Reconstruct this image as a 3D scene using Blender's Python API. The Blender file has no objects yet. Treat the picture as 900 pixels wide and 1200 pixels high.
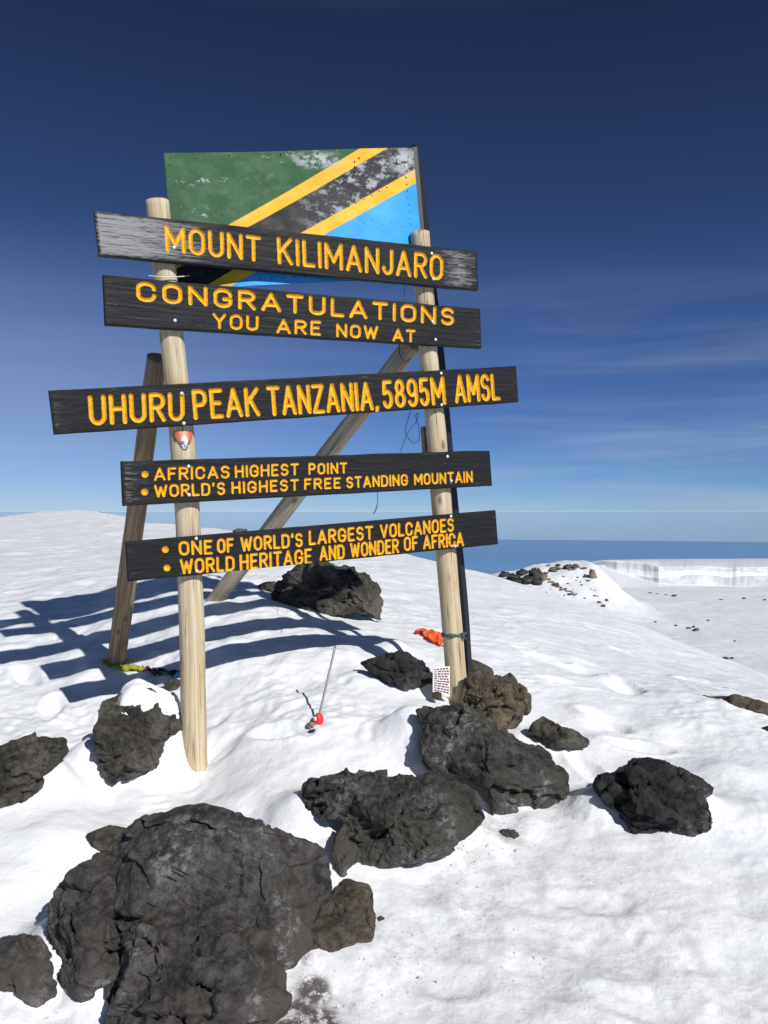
import bpy, bmesh, math, random
import numpy as np
from mathutils import Vector, Matrix

S = bpy.context.scene
COL = S.collection
F, EYE = 950.0, 1.6            # focal length in photo pixels, eye height

# ------------------------------------------------------------------ camera
cam_d = bpy.data.cameras.new('camera')
cam = bpy.data.objects.new('camera', cam_d); COL.objects.link(cam)
cam.location = (0, 0, EYE); cam.rotation_euler = (math.radians(90), 0, 0)
cam_d.sensor_fit = 'VERTICAL'; cam_d.sensor_height = 36.0; cam_d.lens = F/1200*36
cam_d.clip_start = 0.05; cam_d.clip_end = 900000
S.camera = cam

# ------------------------------------------------------------------ light
SUN_EL, SUN_AZ = math.radians(36), math.radians(145)      # azimuth clockwise from +Y
SUN_STRENGTH, SKY_STRENGTH = 4.15, 0.078
sun_vec = Vector((math.sin(SUN_AZ)*math.cos(SUN_EL), math.cos(SUN_AZ)*math.cos(SUN_EL), math.sin(SUN_EL)))
sl = bpy.data.lights.new('sun', 'SUN'); sl.energy = SUN_STRENGTH; sl.angle = math.radians(0.53); sl.color = (1.0, .98, .95)
so = bpy.data.objects.new('sun', sl); COL.objects.link(so)
so.rotation_euler = (-sun_vec).to_track_quat('-Z', 'Y').to_euler(); so.location = sun_vec*30

world = bpy.data.worlds.new('World'); S.world = world; world.use_nodes = True
nt = world.node_tree; nt.nodes.clear()
def wn(t, **kw):
    n = nt.nodes.new(t)
    for k, v in kw.items(): setattr(n, k, v)
    return n
wout = wn('ShaderNodeOutputWorld'); wbg = wn('ShaderNodeBackground')
sky = wn('ShaderNodeTexSky', sky_type='NISHITA', sun_disc=False, sun_elevation=SUN_EL, sun_rotation=SUN_AZ,
         altitude=5890, air_density=1.0, dust_density=0.6, ozone_density=1.6)
geo = wn('ShaderNodeTexCoord'); sep = wn('ShaderNodeSeparateXYZ')
nt.links.new(geo.outputs['Generated'], sep.inputs[0])
# grading of the sky by elevation: pale horizon, navy higher, brightened above the view to fill shadows
ramp = wn('ShaderNodeValToRGB')
mr = wn('ShaderNodeMapRange'); mr.inputs['From Min'].default_value = -0.06; mr.inputs['From Max'].default_value = 0.60
nt.links.new(sep.outputs['Z'], mr.inputs['Value']); nt.links.new(mr.outputs[0], ramp.inputs[0])
SKY_STOPS = [(0.0, (.76, .95, 1.38)), (.0896, (.76, .95, 1.38)), (.0905, (.55, .68, .92)), (.105, (.55, .68, .90)), (.16, (.48, .68, .94)), (.248, (.43, .63, .94)), (.476, (.47, .62, .92)), (.60, (.42, .50, .69)), (.88, (.33, .37, .51)), (1.0, (1.05, 1.0, .96))]
cr = ramp.color_ramp
while len(cr.elements) < len(SKY_STOPS): cr.elements.new(0.5)
for e, (p, c) in zip(cr.elements, SKY_STOPS): e.position = p; e.color = (*c, 1)
mul = wn('ShaderNodeMix', data_type='RGBA', blend_type='MULTIPLY'); mul.inputs[0].default_value = 1
nt.links.new(sky.outputs[0], mul.inputs['A']); nt.links.new(ramp.outputs[0], mul.inputs['B'])
# thin cirrus streaks
cmap = wn('ShaderNodeMapping'); cmap.inputs['Scale'].default_value = (1.6, 1.6, 22); cmap.inputs['Rotation'].default_value = (0.0, .03, 0)
nt.links.new(geo.outputs['Generated'], cmap.inputs[0])
cn = wn('ShaderNodeTexNoise'); cn.inputs['Scale'].default_value = 1.6; cn.inputs['Detail'].default_value = 5; cn.inputs['Roughness'].default_value = .48; cn.inputs['Distortion'].default_value = .25
nt.links.new(cmap.outputs[0], cn.inputs[0])
cmr = wn('ShaderNodeMapRange'); cmr.inputs['From Min'].default_value = .36; cmr.inputs['From Max'].default_value = .82; cmr.interpolation_type = 'SMOOTHSTEP'
nt.links.new(cn.outputs[0], cmr.inputs[0])
celev = wn('ShaderNodeMapRange'); celev.inputs['From Min'].default_value = .30; celev.inputs['From Max'].default_value = .02
nt.links.new(sep.outputs['Z'], celev.inputs[0])
cside = wn('ShaderNodeMapRange'); cside.inputs['From Min'].default_value = -.25; cside.inputs['From Max'].default_value = .3; cside.inputs['To Min'].default_value = .25
nt.links.new(sep.outputs['X'], cside.inputs[0])
m1 = wn('ShaderNodeMath', operation='MULTIPLY'); nt.links.new(cmr.outputs[0], m1.inputs[0]); nt.links.new(celev.outputs[0], m1.inputs[1])
m2 = wn('ShaderNodeMath', operation='MULTIPLY'); nt.links.new(m1.outputs[0], m2.inputs[0]); nt.links.new(cside.outputs[0], m2.inputs[1])
m3 = wn('ShaderNodeMath', operation='MULTIPLY'); nt.links.new(m2.outputs[0], m3.inputs[0]); m3.inputs[1].default_value = .46
cmix = wn('ShaderNodeMix', data_type='RGBA')
nt.links.new(m3.outputs[0], cmix.inputs[0]); nt.links.new(mul.outputs['Result'], cmix.inputs['A']); cmix.inputs['B'].default_value = (6.5, 7.2, 8.2, 1)
# paler, hazier sky low on the left
vx = wn('ShaderNodeMapRange', interpolation_type='SMOOTHSTEP'); vx.inputs['From Min'].default_value = .15; vx.inputs['From Max'].default_value = -.5; nt.links.new(sep.outputs['X'], vx.inputs[0])
vz = wn('ShaderNodeMapRange', interpolation_type='SMOOTHSTEP'); vz.inputs['From Min'].default_value = .34; vz.inputs['From Max'].default_value = .08; vz.inputs['To Max'].default_value = .30; nt.links.new(sep.outputs['Z'], vz.inputs[0])
vm = wn('ShaderNodeMath', operation='MULTIPLY'); nt.links.new(vx.outputs[0], vm.inputs[0]); nt.links.new(vz.outputs[0], vm.inputs[1])
veil = wn('ShaderNodeMix', data_type='RGBA'); veil.inputs['B'].default_value = (6.4, 7.2, 8.2, 1)
nt.links.new(vm.outputs[0], veil.inputs[0]); nt.links.new(cmix.outputs['Result'], veil.inputs['A'])
nt.links.new(veil.outputs['Result'], wbg.inputs[0]); wbg.inputs[1].default_value = SKY_STRENGTH
nt.links.new(wbg.outputs[0], wout.inputs[0])

S.view_settings.view_transform = 'Standard'; S.view_settings.look = 'None'
S.view_settings.exposure = 0.0; S.view_settings.gamma = 1.0; S.view_settings.use_curve_mapping = False
S.cycles.use_denoising = True
S.cycles.max_bounces = 8

# ------------------------------------------------------------------ helpers: noise
_rs = np.random.RandomState(7)
_perm = np.tile(_rs.permutation(256), 3)
_g = _rs.normal(size=(256, 3)); _g /= np.linalg.norm(_g, axis=1)[:, None]
def pn(p, seed=0):
    p = np.asarray(p, float) + seed*17.37
    i = np.floor(p).astype(int); f = p - i; i &= 255
    u = f*f*f*(f*(f*6-15)+10); r = 0
    for dx in (0, 1):
        wx = u[:, 0] if dx else 1-u[:, 0]
        for dy in (0, 1):
            wy = u[:, 1] if dy else 1-u[:, 1]
            for dz in (0, 1):
                wz = u[:, 2] if dz else 1-u[:, 2]
                h = _perm[_perm[_perm[(i[:, 0]+dx) & 255]+((i[:, 1]+dy) & 255)]+((i[:, 2]+dz) & 255)]
                g = _g[h]
                r = r + wx*wy*wz*(g[:, 0]*(f[:, 0]-dx)+g[:, 1]*(f[:, 1]-dy)+g[:, 2]*(f[:, 2]-dz))
    return r*1.6
def fbm(p, seed=0, o=4, gain=.5):
    a, s, r = 1., 1., 0
    for k in range(o):
        r = r + a*pn(np.asarray(p)*s, seed+k*3.1); a *= gain; s *= 2.03
    return r
def ridged(p, seed=0, o=4, gain=.5):
    a, s, r = 1., 1., 0
    for k in range(o):
        r = r + a*(1-np.abs(pn(np.asarray(p)*s, seed+k*3.1))*2); a *= gain; s *= 2.1
    return r

# ------------------------------------------------------------------ helpers: photo measurement -> world
def at(px, py, Y): return np.array([(px-450)/F*Y, Y, EYE-(py-600)/F*Y])
def invY(px): return .2778-1.135e-4*(px-120)
_p0 = at(228, 600, 1/invY(228)); _p1 = at(537, 600, 1/invY(537))
E1 = _p1-_p0; E1 /= np.linalg.norm(E1)                  # along the sign, left to right
NB = np.array([-E1[1], E1[0], 0.])                      # away from the camera, square to the sign
def on_plane(px, py, off=0.):
    d = np.array([(px-450)/F, 1, -(py-600)/F]); o = np.array([0, 0, EYE]); q = _p0+NB*off
    return o+d*((q-o)@NB)/(d@NB)

# ------------------------------------------------------------------ helpers: objects
def tag(o, label=None, cat=None, group=None, kind=None):
    for k, v in (('label', label), ('category', cat), ('group', group), ('kind', kind)):
        if v: o[k] = v
    return o
def empty(name, loc, label, cat, group=None):
    o = bpy.data.objects.new(name, None); COL.objects.link(o); o.location = [float(v) for v in loc]; o.empty_display_size = .2
    bpy.context.view_layer.update()
    return tag(o, label, cat, group)
def wloc(o):
    v = Vector((0, 0, 0))
    while o is not None: v = v + o.location; o = o.parent
    return v
def mesh_obj(name, V, faces, mat, parent=None, smooth=True, loc=None, attrs=None):
    """V: world-space points; faces: list of tuples or (n,k) array. The object's origin goes to loc (or its centre)."""
    V = np.asarray(V, float)
    if loc is None: loc = np.array([V[:, 0].mean(), V[:, 1].mean(), V[:, 2].min()])
    loc = np.asarray(loc, float)
    me = bpy.data.meshes.new(name)
    if isinstance(faces, np.ndarray):
        n, k = faces.shape
        me.vertices.add(len(V)); me.vertices.foreach_set('co', (V-loc).astype(np.float32).ravel())
        me.loops.add(n*k); me.loops.foreach_set('vertex_index', faces.astype(np.int32).ravel())
        me.polygons.add(n); me.polygons.foreach_set('loop_start', np.arange(0, n*k, k, dtype=np.int32))
        me.update(calc_edges=True); me.validate()
    else:
        me.from_pydata([tuple(v) for v in (V-loc)], [], [tuple(int(i) for i in f) for f in faces]); me.update()
    if smooth: me.polygons.foreach_set('use_smooth', [True]*len(me.polygons))
    for nm, (typ, data) in (attrs or {}).items():
        a = me.attributes.new(nm, typ, 'POINT')
        a.data.foreach_set('vector' if typ == 'FLOAT_VECTOR' else 'color' if typ == 'FLOAT_COLOR' else 'value', np.asarray(data, np.float32).ravel())
    me.materials.append(mat)
    o = bpy.data.objects.new(name, me); COL.objects.link(o)
    if parent is not None:
        o.parent = parent; o.location = Vector([float(v) for v in loc])-wloc(parent)
    else: o.location = [float(v) for v in loc]
    return o
def grid_faces(nr, nc, close=False):
    r = np.arange(nr-1)[:, None]; c = np.arange(nc if close else nc-1)[None]
    c2 = (c+1) % nc
    return np.stack(np.broadcast_arrays(r*nc+c, r*nc+c2, (r+1)*nc+c2, (r+1)*nc+c), -1).reshape(-1, 4)
def tube(pts, rad, seg=10, cap=True, wob=0, seed=0):
    """tube along a polyline; returns V, F(list), axial coordinate attr"""
    P = np.array(pts, float); n = len(P); rad = np.broadcast_to(np.asarray(rad, float), (n,))
    T = np.gradient(P, axis=0); T /= np.linalg.norm(T, axis=1)[:, None]
    up = np.array([0, 0, 1.]) if abs(T[0] @ [0, 0, 1]) < .9 else np.array([0, 1., 0])
    A = np.cross(T[0], up); A /= np.linalg.norm(A); V = []; s = 0; G = []
    for i in range(n):
        A = A-T[i]*(A @ T[i]); A /= np.linalg.norm(A); B = np.cross(T[i], A)
        if i: s += np.linalg.norm(P[i]-P[i-1])
        for k in range(seg):
            an = 2*math.pi*k/seg
            V.append(P[i]+rad[i]*(math.cos(an)*A+math.sin(an)*B)); G.append((math.cos(an)*rad[i], math.sin(an)*rad[i], s))
    V = np.array(V); G = np.array(G)
    Fc = [tuple(f) for f in grid_faces(n, seg, True)]
    if cap:
        Fc.append(tuple(range(seg-1, -1, -1))); Fc.append(tuple(range((n-1)*seg, n*seg)))
    return V, Fc, G
def spline(P, n):
    P = np.array(P, float); t = np.zeros(len(P)); t[1:] = np.cumsum(np.linalg.norm(np.diff(P, axis=0), axis=1)); q = np.linspace(0, t[-1], n)
    Q = np.stack([np.interp(q, t, P[:, k]) for k in range(3)], 1)
    w = max(1, n//(len(P)*2))
    if w > 1:                                            # round the joints
        k = np.ones(2*w+1)/(2*w+1); Z = np.pad(Q, ((w, w), (0, 0)), 'reflect', reflect_type='odd')
        Q = np.stack([np.convolve(Z[:, j], k, 'valid') for j in range(3)], 1)
    return Q
def box_V(c, ax, ay, az):
    c, ax, ay, az = map(np.asarray, (c, ax, ay, az))
    V = [c+sx*ax+sy*ay+sz*az for sz in (-1, 1) for sy in (-1, 1) for sx in (-1, 1)]
    return np.array(V), [(0, 2, 3, 1), (4, 5, 7, 6), (0, 1, 5, 4), (2, 6, 7, 3), (0, 4, 6, 2), (1, 3, 7, 5)]
def bevel(o, w, seg=2):
    bm = bmesh.new(); bm.from_mesh(o.data)
    bmesh.ops.bevel(bm, geom=list(bm.edges), offset=w, segments=seg, affect='EDGES', profile=.6)
    bm.to_mesh(o.data); bm.free(); return o

# ------------------------------------------------------------------ helpers: materials
class M:
    def __init__(self, name):
        self.m = bpy.data.materials.new(name); self.m.use_nodes = True; self.t = self.m.node_tree
        self.b = self.t.nodes['Principled BSDF']; self.out = self.t.nodes['Material Output']
        self.co = None
    def n(self, typ, ins=None, **kw):
        x = self.t.nodes.new(typ)
        for k, v in kw.items(): setattr(x, k, v)
        for k, v in (ins or {}).items(): self.set(x.inputs[k], v)
        return x
    def set(self, sock, v):
        if hasattr(v, 'is_output') or isinstance(v, bpy.types.NodeSocket): self.t.links.new(v, sock)
        else:
            if sock.type == 'RGBA' and len(v) == 3: v = (*v, 1)
            sock.default_value = v
    def obj(self): return self.n('ShaderNodeTexCoord').outputs['Object']
    def attr(self, name, out='Vector'): return self.n('ShaderNodeAttribute', attribute_name=name).outputs[out]
    def map(self, v, scale=(1, 1, 1), loc=(0, 0, 0)): return self.n('ShaderNodeMapping', {'Vector': v, 'Scale': scale, 'Location': loc}).outputs[0]
    def noise(self, v, scale, detail=4, rough=.55, dist=0): return self.n('ShaderNodeTexNoise', {'Vector': v, 'Scale': scale, 'Detail': detail, 'Roughness': rough, 'Distortion': dist}).outputs[0]
    def rng(self, v, a, b, c=0., d=1., smooth=True): return self.n('ShaderNodeMapRange', {'Value': v, 'From Min': a, 'From Max': b, 'To Min': c, 'To Max': d}, interpolation_type='SMOOTHSTEP' if smooth else 'LINEAR').outputs[0]
    def mix(self, f, a, b, bt='MIX'):
        x = self.n('ShaderNodeMix', data_type='RGBA', blend_type=bt)
        self.set(x.inputs[0], f); self.set(x.inputs['A'], a); self.set(x.inputs['B'], b); return x.outputs['Result']
    def math(self, op, a, b=0.): return self.n('ShaderNodeMath', {0: a, 1: b}, operation=op).outputs[0]
    def bump(self, h, dist, strength=1., nrm=None):
        x = self.n('ShaderNodeBump', {'Height': h, 'Distance': dist, 'Strength': strength})
        if nrm is not None: self.set(x.inputs['Normal'], nrm)
        return x.outputs[0]
    def fin(self, col=None, rough=None, nrm=None, **kw):
        if col is not None: self.set(self.b.inputs['Base Color'], col)
        if rough is not None: self.set(self.b.inputs['Roughness'], rough)
        if nrm is not None: self.set(self.b.inputs['Normal'], nrm)
        for k, v in kw.items(): self.set(self.b.inputs[k.replace('_', ' ')], v)
        return self.m

def mat_rock(name, dark, light, pale=.12, palecol=(.16, .155, .15), tint=None, spec=.35):
    m = M(name); o = m.obj()
    a = m.noise(o, 5, 8, .65); b = m.noise(o, 34, 6, .7); c = m.noise(m.map(o, (1, 1, 1), (3, 7, 1)), 2.2, 4, .6)
    f = m.math('ADD', m.math('MULTIPLY', a, .5), m.math('MULTIPLY', b, .5))
    col = m.mix(m.rng(f, .38, .62), dark, light)
    if tint: col = m.mix(m.rng(c, .48, .62), col, tint)
    # pale mineral crust in broken patches
    pm = m.math('MULTIPLY', m.rng(m.noise(o, 4.3, 3, .5), .50, .62), m.rng(m.noise(o, 30, 9, .78), .48, .60))
    col = m.mix(m.math('MULTIPLY', pm, pale), col, palecol)
    vor = m.n('ShaderNodeTexVoronoi', {'Vector': m.mix(.12, o, m.n('ShaderNodeTexNoise', {'Vector': o, 'Scale': 6.}).outputs['Color']), 'Scale': 9.}, feature='DISTANCE_TO_EDGE').outputs['Distance']
    crack = m.rng(vor, 0, .035)
    col = m.mix(m.math('MULTIPLY', m.rng(m.noise(m.map(o, (1, 1, 1), (9, 2, 4)), 7., 6, .7), .56, .70), .28), col, (light[0]*.95, light[1]*.74, light[2]*.53))
    pore = m.n('ShaderNodeTexVoronoi', {'Vector': o, 'Scale': 55.}).outputs['Distance']
    col = m.mix(m.math('MULTIPLY', m.rng(pore, .10, .24, 1, 0), m.rng(a, .45, .6)), col, dark)
    n1 = m.bump(m.noise(o, 30, 10, .70), .022, .9)
    n2 = m.bump(m.noise(o, 130, 6, .7), .008, 1., n1)
    n3 = m.bump(crack, .006, .35, n2)
    return m.fin(col, m.rng(b, .3, .7, .62, .88), n3, Specular_IOR_Level=spec)

def mat_wood(name, base, dark, streak=.5):
    m = M(name); g = m.attr('grain')
    st = m.noise(m.map(g, (60, 60, 1.6)), 1., 6, .6, .3)
    fine = m.noise(m.map(g, (260, 260, 6)), 1., 4, .6)
    col = m.mix(m.rng(st, .36, .66), dark, base)
    col = m.mix(m.math('MULTIPLY', m.rng(fine, .45, .75), .35), col, dark)
    blot = m.noise(m.map(g, (14, 14, 3.2)), 1., 5, .6)
    col = m.mix(m.rng(blot, .53, .70, 0, .8), col, (dark[0]*1.0, dark[1]*.78, dark[2]*.55))
    v = m.n('ShaderNodeTexVoronoi', {'Vector': m.map(g, (9, 9, 4.2)), 'Scale': 1.}).outputs['Distance']
    knot = m.rng(v, .06, .17, 1, 0)
    col = m.mix(m.math('MULTIPLY', knot, .75), col, (dark[0]*.3, dark[1]*.25, dark[2]*.2))
    ck = m.noise(m.map(g, (34, 34, .55), (5, 2, 0)), 1., 3, .5)
    crk = m.math('MULTIPLY', m.rng(m.math('ABSOLUTE', m.math('SUBTRACT', ck, .5)), 0, .013, 1, 0), m.rng(blot, .36, .5))
    col = m.mix(m.math('MULTIPLY', crk, .8), col, (.06, .042, .025))
    n = m.bump(m.math('SUBTRACT', st, m.math('MULTIPLY', crk, 1.2)), .002, .6)
    return m.fin(col, .75, n, Specular_IOR_Level=.2)

def mat_plain(name, col, rough=.6, metal=0., spec=.4, var=.25, scale=60):
    m = M(name); o = m.obj(); a = m.noise(o, scale, 5)
    c = m.mix(m.rng(a, .35, .7, 0, var), col, tuple(x*.45 for x in col))
    return m.fin(c, rough, m.bump(a, .001, .4), Metallic=metal, Specular_IOR_Level=spec)

def mat_board(name, worn):
    """black paint on sawn timber, worn to grey wood where the painted mask 'worn' says so"""
    m = M(name); o = m.attr('board')                       # x along the board, y across, z = wear
    st = m.noise(m.map(o, (5, 90, 1)), 1., 7, .62, .4)
    fine = m.noise(m.map(o, (26, 420, 1)), 1., 4, .6)
    col = m.mix(m.rng(st, .35, .72), (.007, .007, .008), (.0145, .014, .0145))
    w = m.attr('wear', 'Fac')
    wm = m.rng(m.math('ADD', w, m.math('MULTIPLY', m.math('SUBTRACT', m.math('ADD', st, fine), 1.), 1.1)), .42, .8)
    col = m.mix(wm, col, (.27, .265, .26))
    sc = m.noise(m.map(o, (9, 30, 1), (3, 1, 0)), 1., 8, .72)
    col = m.mix(m.math('MULTIPLY', m.rng(sc, .64, .72), worn), col, (.2, .18, .155))
    crk = m.rng(m.math('ABSOLUTE', m.math('SUBTRACT', m.noise(m.map(o, (1.6, 38, 1), (7, 3, 0)), 1., 3, .5), .5)), 0, .01, 1, 0)
    col = m.mix(m.math('MULTIPLY', crk, .8), col, (.005, .005, .005))
    n = m.bump(m.math('SUBTRACT', st, crk), .0016, .5); n = m.bump(fine, .0006, .4, n)
    return m.fin(col, m.rng(st, .3, .7, .5, .68), n, Specular_IOR_Level=.25)

m_letter = None
def mat_letter():
    m = M('yellow_letter_paint'); o = m.attr('board')
    a = m.noise(m.map(o, (40, 60, 1)), 1., 5, .6); b = m.noise(m.map(o, (160, 300, 1)), 1., 4, .65)
    col = m.mix(m.rng(a, .35, .65), (.74, .36, .008), (.86, .47, .018))
    col = m.mix(m.rng(b, .6, .72, 0, .55), col, (.42, .19, .02))
    col = m.mix(m.math('MULTIPLY', m.rng(m.noise(m.map(o, (20, 60, 1), (9, 1, 0)), 1., 7, .7), .60, .68), .7), col, (.06, .045, .03))
    return m.fin(col, .5, m.bump(b, .001, .5), Specular_IOR_Level=.3)

def mat_snow():
    m = M('snow'); o = m.n('ShaderNodeNewGeometry').outputs['Position']
    dirt = m.attr('dirt', 'Fac'); cd = m.n('ShaderNodeVectorMath', {0: o}, operation='LENGTH').outputs['Value']
    a = m.noise(o, 7, 6, .6); b = m.noise(o, 60, 5, .65); c = m.noise(o, 1.3, 3)
    col = m.mix(m.rng(a, .3, .7), (.81, .82, .84), (.87, .873, .88))
    d1 = m.math('MULTIPLY', dirt, m.rng(m.noise(o, 13, 9, .74), .42, .62))
    col = m.mix(m.math('MULTIPLY', d1, .75), col, (.36, .33, .30))
    d2 = m.math('MULTIPLY', m.rng(dirt, .12, .6), m.rng(m.noise(o, 60, 4, .6), .63, .69))
    col = m.mix(m.math('MULTIPLY', d2, .85), col, (.09, .075, .06))
    d3 = m.math('MULTIPLY', m.rng(dirt, .62, .9), m.rng(m.noise(o, 20, 8, .75), .40, .52))
    col = m.mix(m.math('MULTIPLY', d3, .93), col, m.mix(m.noise(o, 120, 3), (.03, .024, .02), (.12, .09, .07)))
    n = m.bump(m.noise(o, 5.5, 4, .5), .03, .35)
    n = m.bump(m.noise(o, 22, 4, .55), .010, .38, n)
    n = m.bump(b, .0035, .45, n)
    n = m.bump(m.noise(o, 190, 3, .6), .0015, .35, n)
    return m.fin(col, .62, n, Specular_IOR_Level=.3)

MAT = {}
MAT['snow'] = mat_snow()
MAT['rock_black'] = mat_rock('black_basalt', (.012, .012, .012), (.066, .065, .062), .7, (.2, .2, .2))
MAT['rock_dark'] = mat_rock('dark_basalt', (.020, .0195, .0185), (.125, .120, .108), .95, (.30, .30, .31), (.095, .086, .068))
MAT['rock_giant'] = mat_rock('brown_black_basalt', (.028, .0255, .024), (.150, .138, .126), .9, (.32, .31, .30), (.110, .095, .082))
MAT['rock_grey'] = mat_rock('grey_lava', (.022, .020, .0175), (.150, .135, .108), .5, (.2, .19, .17))
MAT['rock_umber'] = mat_rock('umber_lava', (.034, .028, .021), (.175, .142, .105), .4, (.24, .21, .18))
MAT['rock_brown'] = mat_rock('brown_lava', (.05, .038, .026), (.23, .185, .125), .2, (.25, .22, .18))
MAT['rock_red'] = mat_rock('reddish_scoria', (.07, .036, .024), (.2, .11, .075), .1)
MAT['rock_tan'] = mat_rock('tan_rock', (.12, .085, .055), (.30, .22, .15), .2)
MAT['post'] = mat_wood('pale_debarked_log', (.67, .57, .39), (.52, .41, .25))
MAT['leg'] = mat_wood('weathered_brown_log', (.40, .31, .20), (.21, .15, .09))
MAT['brace'] = mat_wood('grey_weathered_log', (.60, .53, .41), (.42, .355, .25))
MAT['black_metal'] = mat_plain('black_painted_steel', (.018, .018, .02), .5, 0, .5, .4)
MAT['nail'] = mat_plain('galvanised_nail', (.75, .76, .78), .38, .35, .6, .1)
MAT['letter'] = mat_letter()

# ------------------------------------------------------------------ snow slope round the sign
CP = []
def c(px, py, Y): CP.append(at(px, py, Y))
CP += [on_plane(228, 908, .09), on_plane(537, 820, .09)]
for a in [(450,1200,2.4),(0,1200,2.35),(900,1200,2.4),(60,1140,2.6),(900,1000,3.2),(830,985,3.25),(900,1100,2.75),(650,1100,2.75),(500,1050,2.95),(600,950,3.55),(700,900,3.95),
 (376,845,3.95),(300,960,3.35),(135,775,5.0),(255,703,5.75),(380,722,5.75),(650,876,4.1),(700,800,5.1),(850,830,4.7),(900,860,4.4),(0,1000,3.1),(0,900,3.75),(100,920,3.6),(0,800,4.7),(0,720,6.3),
 (0,660,12),(100,645,16),(300,750,4.9),(420,765,4.9),(600,750,5.9),(560,705,8),(780,780,6.3),(300,670,7.5),(200,660,9.5),(-400,1000,3.),(-400,800,4.6),(1300,1000,3.0),(1300,900,4.0),
 (0,622,34),(100,615,33),(150,614.5,30),(200,619.5,27),(250,624,25)]: c(*a)
CREST = [(-300,640,45),(-100,622,55),(0,608,60),(60,601.5,60),(100,601,60),(125,602,58),(150,610,50),(240,621,34),(300,625,26),(380,636,19),(463,648,14.5),(543,667,12),(630,691,10),(750,735.5,8.5),(830,769,7.8),(900,793,7.3),(1000,830,6.8),(1300,930,6)]
for a in CREST: c(*a)
for px, py, Y in CREST:
    for k, dz in ((1.35, .012), (2.2, .05), (4, .12)):
        p = at(px, py, Y*k); p[2] -= dz*Y*k; CP.append(p)
for q in [(-2,0,-.05),(0,0,0),(2,0,-.1),(0,-1.5,-.3),(-3,-1.5,-.3),(3,-1.5,-.5),(-1.5,1.2,.0),(1.5,1.2,-.02),(0,1.2,.02)]: CP.append(np.array(q, float))
class Surface:                                            # smooth interpolated ground through measured points
    def __init__(s, pts, k=3.):
        P = np.array(pts); s.k = k; s.u, s.v = s.warp(P[:, 0], P[:, 1]); n = s.n = len(P)
        K = s.phi((s.u[:, None]-s.u)**2+(s.v[:, None]-s.v)**2)+np.eye(n)*2e-4
        Q = np.stack([np.ones(n), s.u, s.v], 1)
        s.W = np.linalg.solve(np.block([[K, Q], [Q.T, np.zeros((3, 3))]]), np.concatenate([(P[:, 2]-EYE)/(P[:, 1]+k), np.zeros(3)]))
    def warp(s, x, y): return x/(y+s.k), .8*np.log(y+s.k)
    @staticmethod
    def phi(r2): return .5*r2*np.log(r2+1e-12)
    def __call__(s, x, y):
        x = np.asarray(x, float); y = np.asarray(y, float); u, v = s.warp(x, y); W, n = s.W, s.n
        o = W[n]+W[n+1]*u+W[n+2]*v
        for i in range(n): o = o+W[i]*s.phi((u-s.u[i])**2+(v-s.v[i])**2)
        return o*(y+s.k)+EYE
near = Surface(CP)
BANK = []                                                 # snow drifted against stones: (x, y, height, share)
BUMPS = []                                                # (x, y, radius x, radius y, dz)
def zb(x, y):
    z = near(x, y)
    for bx, by, rx, ry, dz in BUMPS: z = z+dz*np.exp(-((x-bx)/rx)**2-((y-by)/ry)**2)
    return z
_YS = np.exp(np.linspace(math.log(1.3), math.log(90), 1500))
def ground(px, py):
    """where the line of sight through a photo pixel meets the snow"""
    X = (px-450)/F*_YS; h = EYE-(py-600)/F*_YS-zb(X, _YS)
    k = np.nonzero(h < 0)[0]
    if not len(k): return at(px, py, 60.)
    k = max(k[0], 1); t = h[k-1]/(h[k-1]-h[k]); Y = _YS[k-1]+t*(_YS[k]-_YS[k-1])
    return np.array([(px-450)/F*Y, Y, float(zb((px-450)/F*Y, Y))])
def bump_at(px, py, rx, dz, ry=None):
    g = ground(px, py); BUMPS.append((g[0], g[1], rx, ry or rx, dz))
for a in [(248,890,.10,-.03),(236,915,.13,.012),(262,862,.10,.04),(90,905,.12,.03),(125,935,.10,-.05),(205,925,.12,-.02),(345,800,.10,-.035),(395,765,.14,.03),
          (712,795,.10,.035),(735,806,.10,-.05),(690,840,.11,.03),(715,845,.09,-.04),(800,868,.13,-.03),(775,852,.12,.03),(665,770,.15,.03),(680,785,.12,-.03),(700,870,.1,.02),
          (850,905,.14,.05),(880,960,.16,.04),(840,1000,.12,-.025),(620,970,.07,.03),(560,985,.08,.03),(500,1035,.1,-.03),(700,960,.12,.02),(300,935,.25,.03),(300,880,.18,.025),
          (60,985,.15,.04),(20,1040,.2,.03),(430,1120,.1,.03),(330,1000,.1,.02),(150,940,.1,.02),(470,880,.2,.03),(610,780,.2,-.02),(462,760,.13,.06),(420,770,.08,.03)]:
    bump_at(*a)
FOOT = []
for k, (px, py) in enumerate([(735,803),(708,848),(750,875),(690,905),(735,765),(660,800),(770,925),(820,800),(640,770),(560,1080),(640,1150),(700,1060),(790,1110),(850,1050),(520,1150),(610,1020),(860,1150),(740,1180),(300,960),(450,870),(330,860),(60,830),(30,790)]):
    g = ground(px, py); FOOT.append((g[0], g[1], .3+.5*(k % 3)))

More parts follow.
